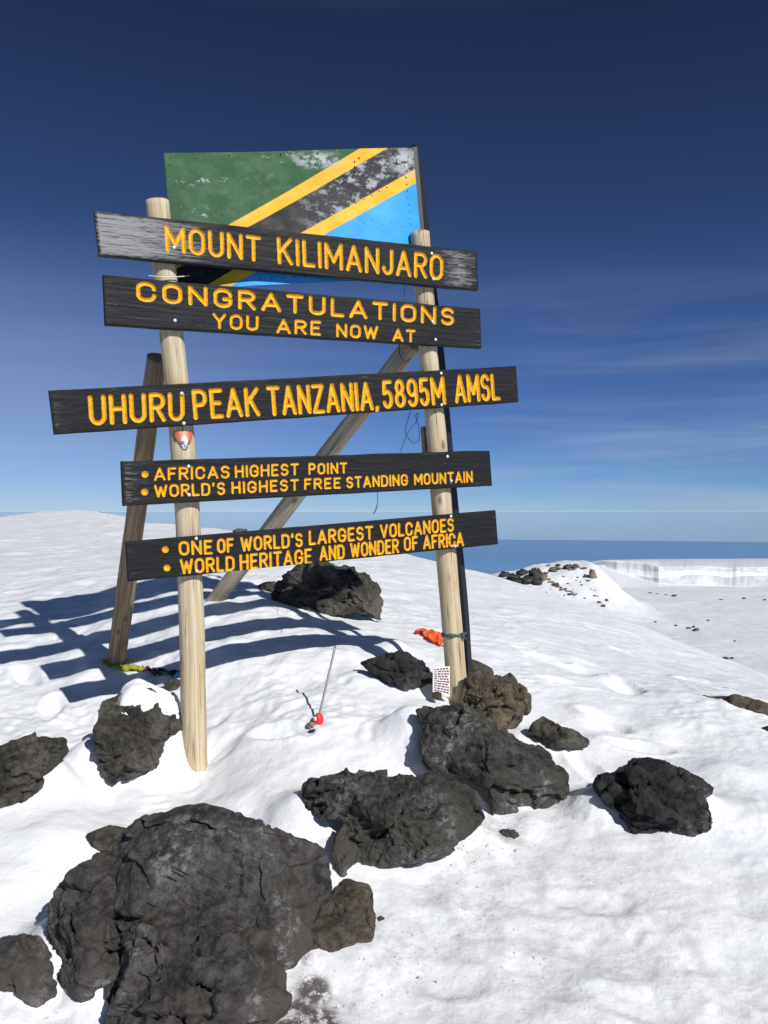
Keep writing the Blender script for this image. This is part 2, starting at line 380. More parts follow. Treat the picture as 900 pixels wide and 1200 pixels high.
def detail(x, y, z):
    p = np.stack([x, y, np.zeros_like(x)], 1); d = np.hypot(x, y)
    far = np.clip((d-7)/10, 0, 1)
    soft = .55+.6*np.clip((.6-x)/1.2, 0, 1)*np.clip((y-3.6)/.8, 0, 1)+.12*np.clip((3.3-y)/.6, 0, 1)
    r = .034*soft*fbm(p*np.array([1.6, 1.6, 1]), 1, 3)+.055*far*fbm(p*np.array([.35, .7, 1]), 5, 3)
    r = r+.012*soft*fbm(p*np.array([6., 6.5, 1]), 2, 3, .45)*np.clip(1.6-d/9, 0, 1)
    # rounded melt lumps
    lump = np.abs(pn(p*13, 9)); lm = np.clip(fbm(p*1.3, 12, 2)*1.6+.35, 0, 1)*np.clip(1.5-d/6, 0, 1)
    r = r+lm*.012*(1-lump*2.2)
    # wind ripples on the far side
    rip = np.sin((y*1.0+.35*x+1.1*fbm(p*.9, 31, 2))*15)*np.clip((d-3.5)/3, 0, 1)*np.clip(1.8-d/12, 0, 1)
    r = r+.0045*rip*np.clip(fbm(p*.5, 33, 2)+.6, 0, 1)
    return r
# ------------------------------------------------------------------ rocks
_ico = {}
def ico(sub):
    if sub not in _ico:
        bm = bmesh.new(); bmesh.ops.create_icosphere(bm, subdivisions=sub, radius=1)
        _ico[sub] = (np.array([v.co[:] for v in bm.verts]), np.array([[v.index for v in f.verts] for f in bm.faces])); bm.free()
    return _ico[sub]
def star(poly, n=720):
    """radius of a closed outline seen from its centroid"""
    P = np.array(poly); Q = np.roll(P, -1, 0); cr_ = P[:, 0]*Q[:, 1]-Q[:, 0]*P[:, 1]; A = cr_.sum()/2
    C = np.array([((P[:, 0]+Q[:, 0])*cr_).sum(), ((P[:, 1]+Q[:, 1])*cr_).sum()])/(6*A)
    th = np.linspace(-math.pi, math.pi, n, endpoint=False); d = np.stack([np.cos(th), np.sin(th)], 1); r = np.zeros(n)
    for p, q in zip(P-C, Q-C):
        e = q-p; den = d[:, 0]*e[1]-d[:, 1]*e[0]; den = np.where(np.abs(den) < 1e-12, 1e-12, den)
        t = (p[0]*e[1]-p[1]*e[0])/den; s = (p[0]*d[:, 1]-p[1]*d[:, 0])/den
        r = np.where((t > 0) & (s >= -1e-9) & (s <= 1+1e-9), np.maximum(r, t), r)
    k = 5; rr = np.concatenate([r[-k:], r, r[:k]]); r = np.convolve(rr, np.ones(2*k+1)/(2*k+1), 'valid')
    return C, th, r
def craggy(L, N, size, seed, rough, cells, strata, edge=1.):
    """weathered lava surface: blocks, cracks, layered ledges, pits.  L: local points in metres, N: outward directions"""
    rs = np.random.RandomState(seed); q = L/size
    wq = np.stack([fbm(q*3.5, seed+7, 3), fbm(q*3.5, seed+8, 3), fbm(q*3.5, seed+9, 3)], 1)
    d = .040*fbm(q*1.8, seed, 2)+.022*(ridged(q*4.6, seed+1, 5, .55)-1)
    def blocks(n, spread, warp, slope, step, groove, gw):
        """broken planar faces: every cell gets its own tilt and height, with a crack along its border"""
        sd = rs.uniform(-spread, spread, (n, 3)); w = q+warp*wq
        f1 = np.full(len(q), 9.); f2 = np.full(len(q), 9.); idx = np.zeros(len(q), int)
        for k, s in enumerate(sd):
            dd = np.sqrt((((w-s)*np.array([1, 1.3, 1]))**2).sum(1)); c1 = dd < f1
            f2 = np.where(c1, f1, np.minimum(f2, dd)); idx = np.where(c1, k, idx); f1 = np.where(c1, dd, f1)
        g = rs.normal(size=(n, 3))*slope; gap = f2-f1
        tilt = ((w-sd[idx])*g[idx]).sum(1); hit = np.clip(fbm(q*2.4, seed+40+n, 2)*1.5+.45, 0, 1)
        return np.clip(tilt, -.06, .06)+rs.uniform(-step, step, n)[idx]*np.clip(gap/.03, 0, 1)-groove*hit*np.exp(-(gap/gw)**2)
    if cells:
        d = d+blocks(cells, .7, .07, .22, .030, .045, .016)+blocks(cells*5, .65, .05, .22, .007, .012, .010)
    if strata:                                            # ledges across a tilted bedding direction
        ax = np.array([.25, .95, .2]); h = (q @ ax)*strata+.7*fbm(q*2.2, seed+20, 3); fr = h-np.floor(h)
        d = d+.022*(fr-.5)-.03*np.exp(-((fr-.03)/.06)**2)*np.clip(fbm(q*3, seed+22, 2)+.5, 0, 1)
    d = d+.007*fbm(q*13, seed+30, 5, .6)-.008*np.clip(pn(q*19, seed+33)-.2, 0, 1)
    if edge < 1: d = d*(edge+(1-edge)*np.clip(np.abs(N[:, 2])*1.25, 0, 1)**1.3)+.010*fbm(q*9, seed+50, 4, .6)
    return L+N*(d*size*rough)[:, None]
ROCKS = []
SPECS = []
def rock(outline, label, mat, sub=5, tilt=0., tf=.9, tb=.6, seed=1, rough=1., cells=14, strata=0, group=None, name='rock', cat='rock', push=0., facets=10, flat=.9, Yb=None, bank=.8, cap=None):
    """note one stone: where its outline meets the snow, its plane, and how far snow is drifted up behind it"""
    P = np.array(outline, float); low = P[np.argsort(-P[:, 1])[:3]].mean(0)
    G = ground(low[0], low[1]) if Yb is None else at(low[0], low[1], Yb)
    view = np.array([G[0], G[1], 0.]); view /= np.linalg.norm(view)
    pitch = math.atan2(EYE-G[2], math.hypot(G[0], G[1])); tl = pitch+math.radians(tilt)
    H = np.array([view[1], -view[0], 0]); U = view*math.sin(tl)+np.array([0, 0, math.cos(tl)]); Nf = np.cross(H, U)
    G = G-Nf*push
    o = np.array([0, 0, EYE]); pts = []; W3 = []
    for px, py in P:
        d = np.array([(px-450)/F, 1, -(py-600)/F]); w = o+d*((G-o) @ Nf)/(d @ Nf); W3.append(w); w = w-G; pts.append((w @ H, w @ U))
    if bank > 0:
        W3 = np.array(W3); q = np.array(pts); mid = (q.max(0)+q.min(0))/2; ext = np.ptp(q, axis=0)/2
        for t in ((0, .25, .5, .75) if cap else (0, .5)):  # snow lies against the upper and the left side
            for w, v in zip(W3*(1-t)+np.roll(W3, -1, 0)*t, q*(1-t)+np.roll(q, -1, 0)*t):
                v = (v-mid)/ext
                cpx = 450+F*w[0]/w[1]
                if cap and v[1] > .1 and cap[0] < cpx < cap[1]:
                    for b in (.06, .02, -cap[3]): BANK.append((w[0]+view[0]*b, w[1]+view[1]*b, w[2]+cap[2], 1., .08))
                elif v[1]*.85-v[0]*.5 > .35 and v[1] > -.05: BANK.append((w[0]+view[0]*.03-H[0]*.01, w[1]+view[1]*.03-H[1]*.01, w[2]-.015, bank, 0.))
    SPECS.append((pts, G, H, U, Nf, label, mat, sub, tf, tb, seed, rough, cells, strata, group, name, cat, facets, flat))
def raise_rock(pts, G, H, U, Nf, label, mat, sub, tf, tb, seed, rough, cells, strata, group, name, cat, facets, flat):
    C, th, r = star(pts)
    D, Fc = ico(sub); size = math.sqrt(np.mean(r**2))*2
    ang = np.arctan2(D[:, 1], D[:, 0]); rad = np.interp(ang, th, r, period=2*math.pi); rho = np.hypot(D[:, 0], D[:, 1])
    mind = min(np.ptp(np.array(pts), axis=0))
    w = np.sign(D[:, 2])*np.abs(D[:, 2])**flat*np.where(D[:, 2] > 0, tf, tb)*mind*.5
    k = rho**.92
    L = np.stack([np.cos(ang)*rad*k, np.sin(ang)*rad*k, w], 1)
    rs = np.random.RandomState(seed+100)
    for _ in range(facets):                               # broken flat faces on the exposed side
        n = rs.normal(size=3)*np.array([.6, .7, .5])+np.array([0, .0, .7]); n /= np.linalg.norm(n)
        if n[2] < .25: continue
        s = L @ n; lim = s.max()*rs.uniform(.58, .86); ex = np.maximum(s-lim, 0); L = L-n*(ex*.9)[:, None]
    nrm = np.zeros_like(L); a, b, cc = L[Fc[:, 0]], L[Fc[:, 1]], L[Fc[:, 2]]; fn = np.cross(b-a, cc-a)
    for j in range(3): np.add.at(nrm, Fc[:, j], fn)
    nrm /= np.linalg.norm(nrm, axis=1)[:, None]+1e-12
    L = craggy(L, nrm, size, seed, rough, cells, strata, .22)
    q = np.array(pts)-C                                   # keep the measured size
    for k in (0, 1):
        lo, hi = L[:, k].min(), L[:, k].max(); L[:, k] = q[:, k].min()+(L[:, k]-lo)*(np.ptp(q[:, k])/(hi-lo))
    W = G+H*(C[0]+L[:, :1])+U*(C[1]+L[:, 1:2])+Nf*L[:, 2:]
    ob = mesh_obj(name, W, Fc, MAT[mat] if isinstance(mat, str) else mat, None, True)
    tag(ob, label, cat, group); ROCKS.append(ob); return ob

rock([(122,995),(132,980),(150,971),(175,962),(205,951),(230,948),(255,957),(272,971),(288,974),(320,967),(345,975),(365,987),(382,995),(392,1012),(397,1040),(400,1060),(388,1085),(362,1112),(352,1130),(345,1150),(320,1172),(270,1180),(215,1176),(192,1174),(180,1152),(160,1133),(147,1107),(128,1093),(130,1073),(121,1049),(112,1024)],
     'huge brown black boulder filling the bottom left foreground', 'rock_giant', 7, 14, 0.73, .5, 12, .62, 13, 0, facets=14, push=-.07)
rock([(110,1105),(128,1090),(200,1085),(300,1090),(335,1115),(342,1145),(338,1175),(322,1205),(300,1230),(250,1245),(160,1235),(138,1208),(127,1188)],
     'layered dark rock jutting out under the huge boulder at the bottom edge', 'rock_giant', 6, 10, 0.73, .5, 23, 1.1, 22, 5, facets=6, push=.03, bank=0)
rock([(125,1000),(113,1009),(96,1016),(84,1024),(80,1033),(71,1033),(69,1044),(60,1056),(54,1076),(54,1100),(64,1109),(69,1127),(78,1142),(87,1153),(87,1164),(98,1173),(111,1180),(123,1180),(135,1169),(168,1150),(178,1110),(170,1060),(145,1020)],
     'cracked upright slab leaning against the left side of the huge boulder', 'rock_giant', 6, 9, 0.65, .5, 31, 1.0, 20, 4, push=-.03, bank=0.6)
rock([(-34,1120),(0,1104),(13,1092),(29,1095),(51,1102),(58,1115),(67,1133),(73,1155),(71,1173),(51,1178),(44,1185),(33,1181),(13,1170),(0,1166),(-30,1162)],
     'blocky dark rock cut by the bottom left corner of the photo', 'rock_giant', 5, 12, 0.77, .6, 41, .9, 9)
rock([(-46,880),(0,875),(20,875),(37,865),(60,872),(73,870),(81,883),(63,900),(50,913),(47,927),(20,947),(0,962),(-40,968)],
     'dark grey rock cut by the left edge, left of the rock at the post foot', 'rock_grey', 6, 14, 0.77, .6, 53, 1.0, 14, 4)
rock([(133,805),(147,800),(158,803),(175,812),(195,822),(207,833),(215,845),(216,880),(200,890),(187,900),(170,913),(147,920),(130,919),(113,903),(113,887),(110,870),(109,853),(113,840),(117,820),(124,810)],
     'layered dark rock with a snow cap just left of the pale front post', 'rock_grey', 6, 4, 0.89, .55, 61, 1.0, 16, 7, cap=(142, 204, .015, .02), bank=0.45)
rock([(101,976),(118,969),(142,969),(165,975),(160,995),(122,999),(107,999)], 'small brown rock tip poking from snow above the huge boulder', 'rock_grey', 4, 11, 0.65, .6, 67, 1., 5)
rock([(380,1035),(400,1030),(425,1027),(440,1029),(437,1047),(424,1090),(416,1117),(395,1121),(357,1116),(350,1095)],
     'brownish slab tucked against the right side of the huge boulder', 'rock_umber', 5, 12, 0.55, .6, 71, .8, 8, bank=0)
rock([(389,970),(400,963),(420,966),(424,990),(417,1012),(409,1032),(396,1030),(387,1005)], 'narrow upright stone wedged between the huge boulder and the ledge rock', 'rock_dark', 5, 4, 0.85, .6, 79, .8, 5, bank=0.3)
rock([(352,917),(357,911),(383,907),(393,902),(415,900),(439,901),(452,906),(471,909),(500,907),(527,913),(548,918),(561,933),(568,946),(567,954),(553,975),(540,987),(521,1002),(500,1009),(484,1013),(468,1018),(447,1019),(428,1015),(420,1003),(416,983),(408,968),(396,964),(380,957),(361,949),(355,935)],
     'dark ledge rock with whitish streaks overhanging snow at centre', 'rock_dark', 7, 12, 0.77, .6, 83, 1.0, 18, 0, bank=0.6)
rock([(488,824),(492,822),(508,823),(522,832),(534,840),(550,850),(569,858),(583,865),(597,873),(611,882),(625,897),(643,908),(657,917),(670,934),(667,944),(648,957),(641,960),(629,954),(611,957),(583,964),(573,961),(565,955),(558,938),(546,925),(530,917),(510,910),(501,903),(497,887),(494,866),(494,854),(489,843)],
     'long dark slab slanting down to the right below the right post', 'rock_dark', 7, 14, 0.65, .5, 97, .9, 18, 0, bank=1.0)
rock([(422,771),(436,767),(455,764),(475,763),(495,766),(506,778),(511,806),(485,813),(457,812),(447,792),(432,780)],
     'rough black rock under a snow cap left of the small notice', 'rock_black', 5, 6, 0.85, .6, 101, 1.2, 12, bank=0.45)
rock([(550,772),(561,775),(574,782),(579,788),(574,800),(552,800)], 'black rock tip behind the brown rock at the right post', 'rock_dark', 4, 4, 0.85, .6, 103, 1., 5, Yb=4.75, bank=0)
rock([(590,792),(598,788),(606,796),(610,808),(596,812),(586,800)], 'dark stone leaning on the back of the brown rock at the right post', 'rock_dark', 4, 4, 0.85, .6, 107, 1., 5, Yb=4.6, bank=0)
rock([(539,822),(543,807),(547,796),(555,788),(568,786),(581,786),(593,791),(605,805),(614,809),(623,817),(624,829),(615,834),(614,845),(606,855),(591,859),(581,852),(568,853),(551,844),(544,832)],
     'brown knobbly lava rock at the foot of the right post', 'rock_brown', 6, 4, 0.95, .6, 109, 1.35, 12, bank=0)
rock([(546,840),(565,845),(585,850),(596,861),(584,868),(566,862),(550,852)], 'lump of crumbly brown gravel stone under the brown lava rock', 'rock_brown', 5, 8, 0.85, .6, 113, 1.5, 12, bank=0)
rock([(588,858),(599,861),(614,877),(611,883),(601,877),(590,869)], 'small reddish stone beside the top of the long slab', 'rock_red', 4, 6, 0.95, .6, 127, 1., 4, Yb=3.93, bank=0)
rock([(618,857),(625,845),(634,839),(646,845),(655,854),(671,858),(688,864),(691,869),(678,875),(657,878),(639,878),(625,875),(618,868)],
     'small dark rock with a brown pointed tail alone on the snow', 'rock_grey', 5, 4, 0.85, .6, 131, 1., 9, bank=0.25)
rock([(694,917),(700,907),(717,903),(741,886),(760,885),(791,892),(807,899),(830,911),(836,923),(824,931),(829,942),(838,954),(836,966),(814,973),(791,987),(768,979),(741,968),(735,958),(708,938),(704,929)],
     'jagged jet black rock alone on the snow at right', 'rock_black', 6, 19, 0.57, .5, 139, 1.0, 14, 0, bank=0.6)
rock([(822,814),(838,812),(861,814),(884,820),(905,824),(930,838),(905,846),(881,838),(857,831),(834,823)], 'flat brownish slab lying in the snow at the right edge', 'rock_brown', 5, 16, 0.65, .5, 149, .8, 8, bank=0.2)
rock([(891,853),(900,850),(914,852),(912,858),(893,858)], 'small black stone at the right edge below the flat brown slab', 'rock_black', 4, 6, 0.85, .6, 151, 1., 4, bank=0)
rock([(315,693),(320,686),(330,677),(343,673),(353,667),(361,661),(378,657),(392,655),(401,660),(414,661),(428,661),(433,668),(438,680),(447,686),(450,696),(448,709),(443,727),(432,722),(414,719),(392,721),(362,724),(344,722),(333,718),(328,708),(320,702)],
     'large black rock on the snow behind the lowest sign board', 'rock_grey', 6, 2, 0.95, .6, 157, 1.3, 14, bank=0)
rock([(301,687),(310,683),(322,681),(330,688),(322,693),(308,692)], 'small grey stone beside the large black rock behind the sign', 'rock_grey', 4, 6, 0.85, .6, 163, 1., 4, bank=0)
rock([(190,800),(200,796),(213,797),(216,803),(212,809),(197,808)], 'small flat brown stone half hidden behind the pale front post', 'rock_grey', 4, 10, 0.65, .6, 167, .8, 4, bank=0)
rock([(585,975),(590,970),(603,971),(609,978),(603,985),(590,985)], 'dark brown clod lying on dirty snow below the long slab', 'rock_dark', 4, 14, 0.85, .5, 173, 1.2, 4, bank=0)
rock([(539,996),(545,993),(551,995),(549,999),(542,1000)], 'tiny dark clod on snow right of the ledge rock', 'rock_dark', 3, 14, 0.85, .5, 179, 1.2, 0, bank=0)
rock([(443,1076),(447,1073),(451,1076),(449,1080),(444,1080)], 'tiny black pebble on snow right of the brownish slab', 'rock_dark', 3, 14, 0.85, .5, 181, 1.2, 0, bank=0)
rock([(165,957),(171,954),(176,956),(172,960),(166,960)], 'tiny black pebble on snow above the huge boulder', 'rock_dark', 3, 14, 0.85, .5, 191, 1.2, 0, bank=0)
rock([(113,602),(117,599.5),(122,601),(121,603.5),(114,603.5)], 'small dark outcrop on the crest of the left snow hill', 'rock_dark', 3, 0, 0.95, .6, 193, 1.2, 0, Yb=57, bank=0)
rock([(123,607),(127,604),(132,606),(131,609.5),(124,609.5)], 'dark stone just right of the crest of the left snow hill', 'rock_dark', 3, 0, 0.95, .6, 197, 1.2, 0, Yb=52, bank=0)
rock([(272,622),(278,619),(287,619.5),(290,623),(284,625),(274,625)], 'low dark rocks on the snow skyline left of the lowest board', 'rock_dark', 3, 0, 0.95, .6, 199, 1.2, 0, Yb=23, bank=0)

DIRT = [(ground(px, py), s, w) for px, py, s, w in [(590,980,.16,.74),(545,1010,.2,.62),(655,955,.15,.6),(470,1130,.22,.6),(480,1090,.15,.4),(345,1190,.14,1.),(368,1160,.10,1.),(375,1195,.12,1.),(360,1130,.06,.8),(620,1130,.5,.42),(760,1120,.45,.34),(560,1060,.3,.55),(700,1020,.3,.36),
          (110,1190,.12,.3),(840,1160,.3,.34),(60,1100,.08,.5),(600,860,.1,.5),(520,820,.06,.4),(70,1190,.1,.4),(450,1190,.3,.3)]]
def build_snow():
    def axis(parts):
        out = []
        for a, b, s in parts: out += list(np.arange(a, b, s))
        return np.array(out+[parts[-1][1]])
    u = axis([(-3, -1, .06), (-1, -.5, .02), (-.5, -.34, .005), (-.34, .34, .0021), (.34, .5, .005), (.5, 1, .02), (1, 3, .06)])
    ys = [-2.]
    while ys[-1] < 130:
        y = ys[-1]; ys.append(y+(.12 if y < 1.0 else .03 if y < 1.9 else .012 if y < 5.6 else .012*(1+(y-5.6)*.55)))
    y = np.array(ys); Yg, Ug = np.meshgrid(y, u, indexing='ij'); x = (Ug*(Yg+3)).ravel(); yy = Yg.ravel()
    z = zb(x, yy)
    B = np.array(BANK); ok = np.nonzero((np.abs(x) < 4) & (yy > 1.6) & (yy < 7))[0]; bx, by = x[ok], yy[ok]
    res = (B[:, 2]-zb(B[:, 0], B[:, 1]))*B[:, 3]; sw = np.zeros(len(ok)); sz = np.zeros(len(ok)); mx = np.zeros(len(ok))
    keep = res > 0
    for (qx, qy), rz, tight in zip(B[keep, :2], res[keep], B[keep, 4]):
        d2 = (bx-qx)**2+(by-qy)**2; w = np.exp(-d2/.075**2)+1e-3*np.exp(-d2/.2**2); sw += w; sz += w*rz; mx = np.maximum(mx, np.exp(-d2/(tight if tight else .08+.35*rz)**2))
    z[ok] += sz/(sw+1e-9)*mx
    z = z+detail(x, yy, z)
    for fx, fy, an in FOOT:                               # old boot prints
        ca, sa = math.cos(an), math.sin(an); a = (x-fx)*ca+(yy-fy)*sa; b = -(x-fx)*sa+(yy-fy)*ca
        q = (a/.055)**2+(b/.14)**2; sc = 1. if fy > 3.9 else .28; z = z-sc*.035*np.exp(-q**2)+sc*.012*np.exp(-((np.sqrt(q)-1.35)/.3)**2)
    p = np.stack([x, yy, z*0], 1)
    dirt = np.zeros_like(x)
    for g, s, w in DIRT: dirt = np.maximum(dirt, w*np.exp(-((x-g[0])**2+(yy-g[1])**2)/s**2))
    o = mesh_obj('snow_ground', np.stack([x, yy, z], 1), grid_faces(len(y), len(u)), MAT['snow'], None, True, (0, 0, 0), {'dirt': ('FLOAT', dirt)})
    return tag(o, 'snow covered summit slope rising behind the sign and falling away on the right', 'snow', kind='structure')

build_snow()

# ------------------------------------------------------------------ crater floor, glacier, lowlands
_rx = [(px-450)/F for px in (480, 520, 560, 588, 612, 640, 665, 690, 702, 722, 745, 775)]
_rz = [EYE-(py-600)/F*600 for py in (700, 690, 679, 670, 666, 661, 658.5, 658.5, 664, 685, 703, 714)]
def far(x, y):
    """crater floor, with one low ridge standing on it 600 m away"""
    x = np.asarray(x, float); y = np.asarray(y, float)
    zf = np.interp(y, [90, 300, 400, 560, 800, 900, 1300, 2300], [-52, -59, -62.5, -66.5, -72.8, -81.5, -140, -420])
    zr = np.interp((x+.15*np.maximum(600-y, 0))/600., _rx, _rz, left=-75, right=-75); t = y-600-.12*(x-130)
    h = np.maximum(zr-zf, 0)
    return zf+h*np.exp(-(t/np.where(t < 0, 85., 80.))**2)
def build_far():
    y = np.concatenate([np.arange(90, 500, 2.2), np.arange(500, 1000, 5), np.arange(1000, 2300, 30)])
    u = np.concatenate([np.arange(-1.4, 0., .04), np.arange(0., .55, .0025), np.arange(.55, 1.6, .03)])
    Yg, Ug = np.meshgrid(y, u, indexing='ij'); x = (Ug*(Yg+30)).ravel(); yy = Yg.ravel()
    z = far(x, yy); p = np.stack([x, yy, z*0], 1)
    z = z+.7*fbm(p*.02, 3, 4)+.3*fbm(p*.09, 8, 3)
    hill = np.exp(-((x-125)/75)**2-((yy-580)/80)**2)
    z = z+hill*1.8*fbm(p*.06, 15, 5)
    o = mesh_obj('crater_floor', np.stack([x, yy, z], 1), grid_faces(len(y), len(u)), MAT['snow_far'], None, True, (0, 0, 0))
    tag(o, 'wide snow filled crater floor and low ridge beyond the slope', 'terrain', kind='structure')
def mat_snow_far():
    m = M('far_snow'); o = m.n('ShaderNodeNewGeometry').outputs['Position']
    a = m.noise(m.map(o, (1, .45, 1)), .05, 6, .6)
    col = m.mix(m.rng(a, .35, .7), (.82, .83, .85), (.90, .90, .91))
    st = m.math('MULTIPLY', m.rng(m.noise(m.map(o, (1, .5, 1)), .35, 6, .7), .66, .74), m.rng(m.noise(o, .02, 3), .52, .62))
    col = m.mix(m.math('MULTIPLY', st, .6), col, (.14, .12, .10))
    n = m.bump(m.noise(m.map(o, (1, .6, 1)), .25, 6, .6), .6, .7)
    return m.fin(col, .7, n, Specular_IOR_Level=.2)
MAT['snow_far'] = mat_snow_far(); build_far()

def mat_ice():
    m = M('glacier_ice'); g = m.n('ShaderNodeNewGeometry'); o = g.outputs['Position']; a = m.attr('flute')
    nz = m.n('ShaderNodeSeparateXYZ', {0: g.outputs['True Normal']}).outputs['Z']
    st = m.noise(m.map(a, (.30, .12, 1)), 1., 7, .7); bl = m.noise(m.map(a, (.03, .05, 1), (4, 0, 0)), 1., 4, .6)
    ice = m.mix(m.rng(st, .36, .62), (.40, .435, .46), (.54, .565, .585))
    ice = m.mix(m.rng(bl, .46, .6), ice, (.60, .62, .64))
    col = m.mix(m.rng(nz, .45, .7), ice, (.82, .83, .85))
    return m.fin(col, .6, m.bump(st, .8, .35), Specular_IOR_Level=.2)
def build_glacier():
    xs = np.concatenate([np.arange(686, 780, .35), np.arange(780, 960, .45), np.arange(960, 1500, 3)])
    def ip(t): return np.interp(xs, *zip(*t))
    dep = ip([(686,872),(700,866),(725,855),(755,844),(772,836),(785,848),(840,870),(900,880),(1100,900),(1500,920)])
    base = ip([(686,664),(700,664),(712,667),(725,671),(742,676),(760,680.5),(775,683.5),(800,684.5),(850,686),(900,688),(1100,692),(1500,705)])
    lowt = ip([(686,663),(705,664.5),(725,669),(742,673),(762,677.5),(772,677),(790,675),(830,673),(860,676),(900,673.5),(1500,676)])
    led = ip([(686,662.5),(705,663.5),(725,668),(742,671.5),(762,674),(772,672),(800,671),(900,670.5),(1500,672)])
    uppt = ip([(686,660.5),(697,658.6),(706,657.4),(720,657.2),(745,659.2),(765,662),(772,664.5),(790,664.8),(830,664),(860,665.5),(900,664.5),(1500,664)])
    back = ip([(686,659.5),(700,657.2),(715,656),(740,655.6),(800,655),(900,654.4),(1500,654)])
    n = len(xs); rows = []; fl = []
    s = np.concatenate([[0], np.cumsum(np.hypot(np.diff((xs-450)/F*dep), np.diff(dep)))])
    jag = .8*fbm(np.stack([s*.11, s*0, s*0], 1), 40, 3)+7.0*fbm(np.stack([s*.012, s*0, s*0], 1), 47, 3)+.6*np.abs(pn(np.stack([s*.05, s*0, s*0], 1), 44))
    def row(py, dd, jit, v):
        d = dep+dd+jag*jit; X = (xs-450)/F*d; Z = EYE-(py-600)/F*d
        rows.append(np.stack([X, d, Z], 1)); fl.append(np.stack([s, np.full(n, v), s*0], 1))
    hj = 2.0*fbm(np.stack([s*.022, s*0+5, s*0], 1), 50, 4)
    row(np.maximum(base+3, 695.), -70, .3, -8); row(base+1, -8, .6, 0)
    for f in (.0, .33, .66, 1.): row(base+(lowt-base+hj)*f, 2*f, 1.-.2*f, 4+10*f)
    row(led+hj*.6, 16, .8, 16)
    for f in (.3, .65, 1.): row(led+hj*.6+(uppt-led+hj*.5)*f, 17+2*f, 1.2, 16+10*f)
    row(uppt-1.0+hj*.4, 40, .3, 28); row(uppt*.5+back*.5+hj*.3, 130, 0, 32); row(back+hj*.12, 330, 0, 40)
    V = np.concatenate(rows); nr = len(rows)
    b2 = rows[-1].copy(); b2[:, 1] += 300; b2[:, 2] -= 90; V = np.concatenate([V, b2]); fl.append(fl[-1])
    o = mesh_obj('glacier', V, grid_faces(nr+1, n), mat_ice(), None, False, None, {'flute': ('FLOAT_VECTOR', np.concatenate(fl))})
    tag(o, 'distant flat topped glacier with fluted grey blue ice cliffs', 'glacier', kind='structure')
build_glacier()

def build_lowland():
    H, R = 3620., 6.371e6; r = np.concatenate([np.linspace(300, 30000, 20), np.linspace(32000, 225000, 90)]); a = np.linspace(0, 2*math.pi, 121)[:-1]
    rg, ag = np.meshgrid(r, a, indexing='ij'); x = (rg*np.sin(ag)).ravel(); y = (rg*np.cos(ag)).ravel(); z = EYE-H-(rg.ravel()**2)/(2*R)
    m = M('lowland_haze_blue'); o = m.n('ShaderNodeNewGeometry').outputs['Position']
    col = m.mix(m.rng(m.noise(m.map(o, (1e-4, 1e-4, 0)), 1., 5), .4, .65), (.10, .28, .56), (.12, .31, .59))  # blue of the distant air is put into the plain's base colour
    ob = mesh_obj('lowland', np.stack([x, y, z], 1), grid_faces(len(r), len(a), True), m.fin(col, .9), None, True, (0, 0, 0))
    tag(ob, 'lowland plain far below, coloured with the blue of haze, reaching to the curved horizon', 'terrain', kind='structure')
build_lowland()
HAZE_DENSITY, HAZE_COLOR = 3.2e-6, (.55, .8, 1.0)
def build_haze():
    me = bpy.data.meshes.new('haze'); V, Fc = box_V((0, 0, (4.2-8200)/2), (262000, 0, 0), (0, 262000, 0), (0, 0, (4.2+8200)/2))
    me.from_pydata([tuple(v) for v in V], [], Fc); me.update()
    m = bpy.data.materials.new('haze'); m.use_nodes = True; t = m.node_tree; t.nodes.clear()
    out = t.nodes.new('ShaderNodeOutputMaterial'); pv = t.nodes.new('ShaderNodeVolumePrincipled')
    pv.inputs['Density'].default_value = HAZE_DENSITY; pv.inputs['Color'].default_value = (*HAZE_COLOR, 1); pv.inputs['Anisotropy'].default_value = 0
    t.links.new(pv.outputs[0], out.inputs['Volume']); me.materials.append(m)
    o = bpy.data.objects.new('haze', me); COL.objects.link(o); tag(o, 'blue air haze over the far lowlands', 'haze', kind='stuff')
build_haze()

# the stones stand in the snow noted above
for sp in SPECS: raise_rock(*sp)

# far rocks: one stone of each kind, then copies scattered as the photo shows
def far_stone(mat, seed):
    D, Fc = ico(3); L = craggy(D*np.array([.5, .45, .42]), D, 1., seed, 2.6, 6, 0)
    me = mesh_obj('ridge_rock', L, Fc, MAT[mat], None, False, (0, 0, 0)).data
    return me
def ground_far(px, py):
    Y = np.linspace(120, 1200, 2200); X = (px-450)/F*Y; h = EYE-(py-600)/F*Y-far(X, Y); k = np.nonzero(h < 0)[0]
    k = k[0] if len(k) else 400
    return np.array([X[k], Y[k], far(X[k], Y[k])])
stone_me = {m: [far_stone(m, s) for s in (3, 5, 8)] for m in ('rock_dark', 'rock_tan', 'rock_grey', 'rock_black')}
for o in [o for o in bpy.data.objects if o.name.startswith('ridge_rock')]: bpy.data.objects.remove(o)
rr = random.Random(5); FAR = []
FAR += [(592,673,14,7,'rock_black'),(603,676,17,7,'rock_black'),(613,671,14,8,'rock_black'),(620,679,18,8,'rock_black'),(627,672,12,14,'rock_black'),(631,681,14,7,'rock_black'),(637,677,9,9,'rock_tan'),(608,681,16,5,'rock_black'),
        (648,667,9,5,'rock_grey'),(655,665,7,4,'rock_grey'),(666,664,9,6,'rock_grey'),(675,664,9,7,'rock_grey'),(695,673,9,12,'rock_tan'),(689,674,9,6,'rock_grey'),(690,680,6,3,'rock_dark'),(686,666,5,2.5,'rock_grey'),
        (646,681,8,4,'rock_tan'),(652,685,9,4,'rock_grey'),(660,690,9,4,'rock_tan'),(668,696,6,3,'rock_grey'),(640,672,6,3,'rock_grey'),(660,676,5,2.5,'rock_grey')]
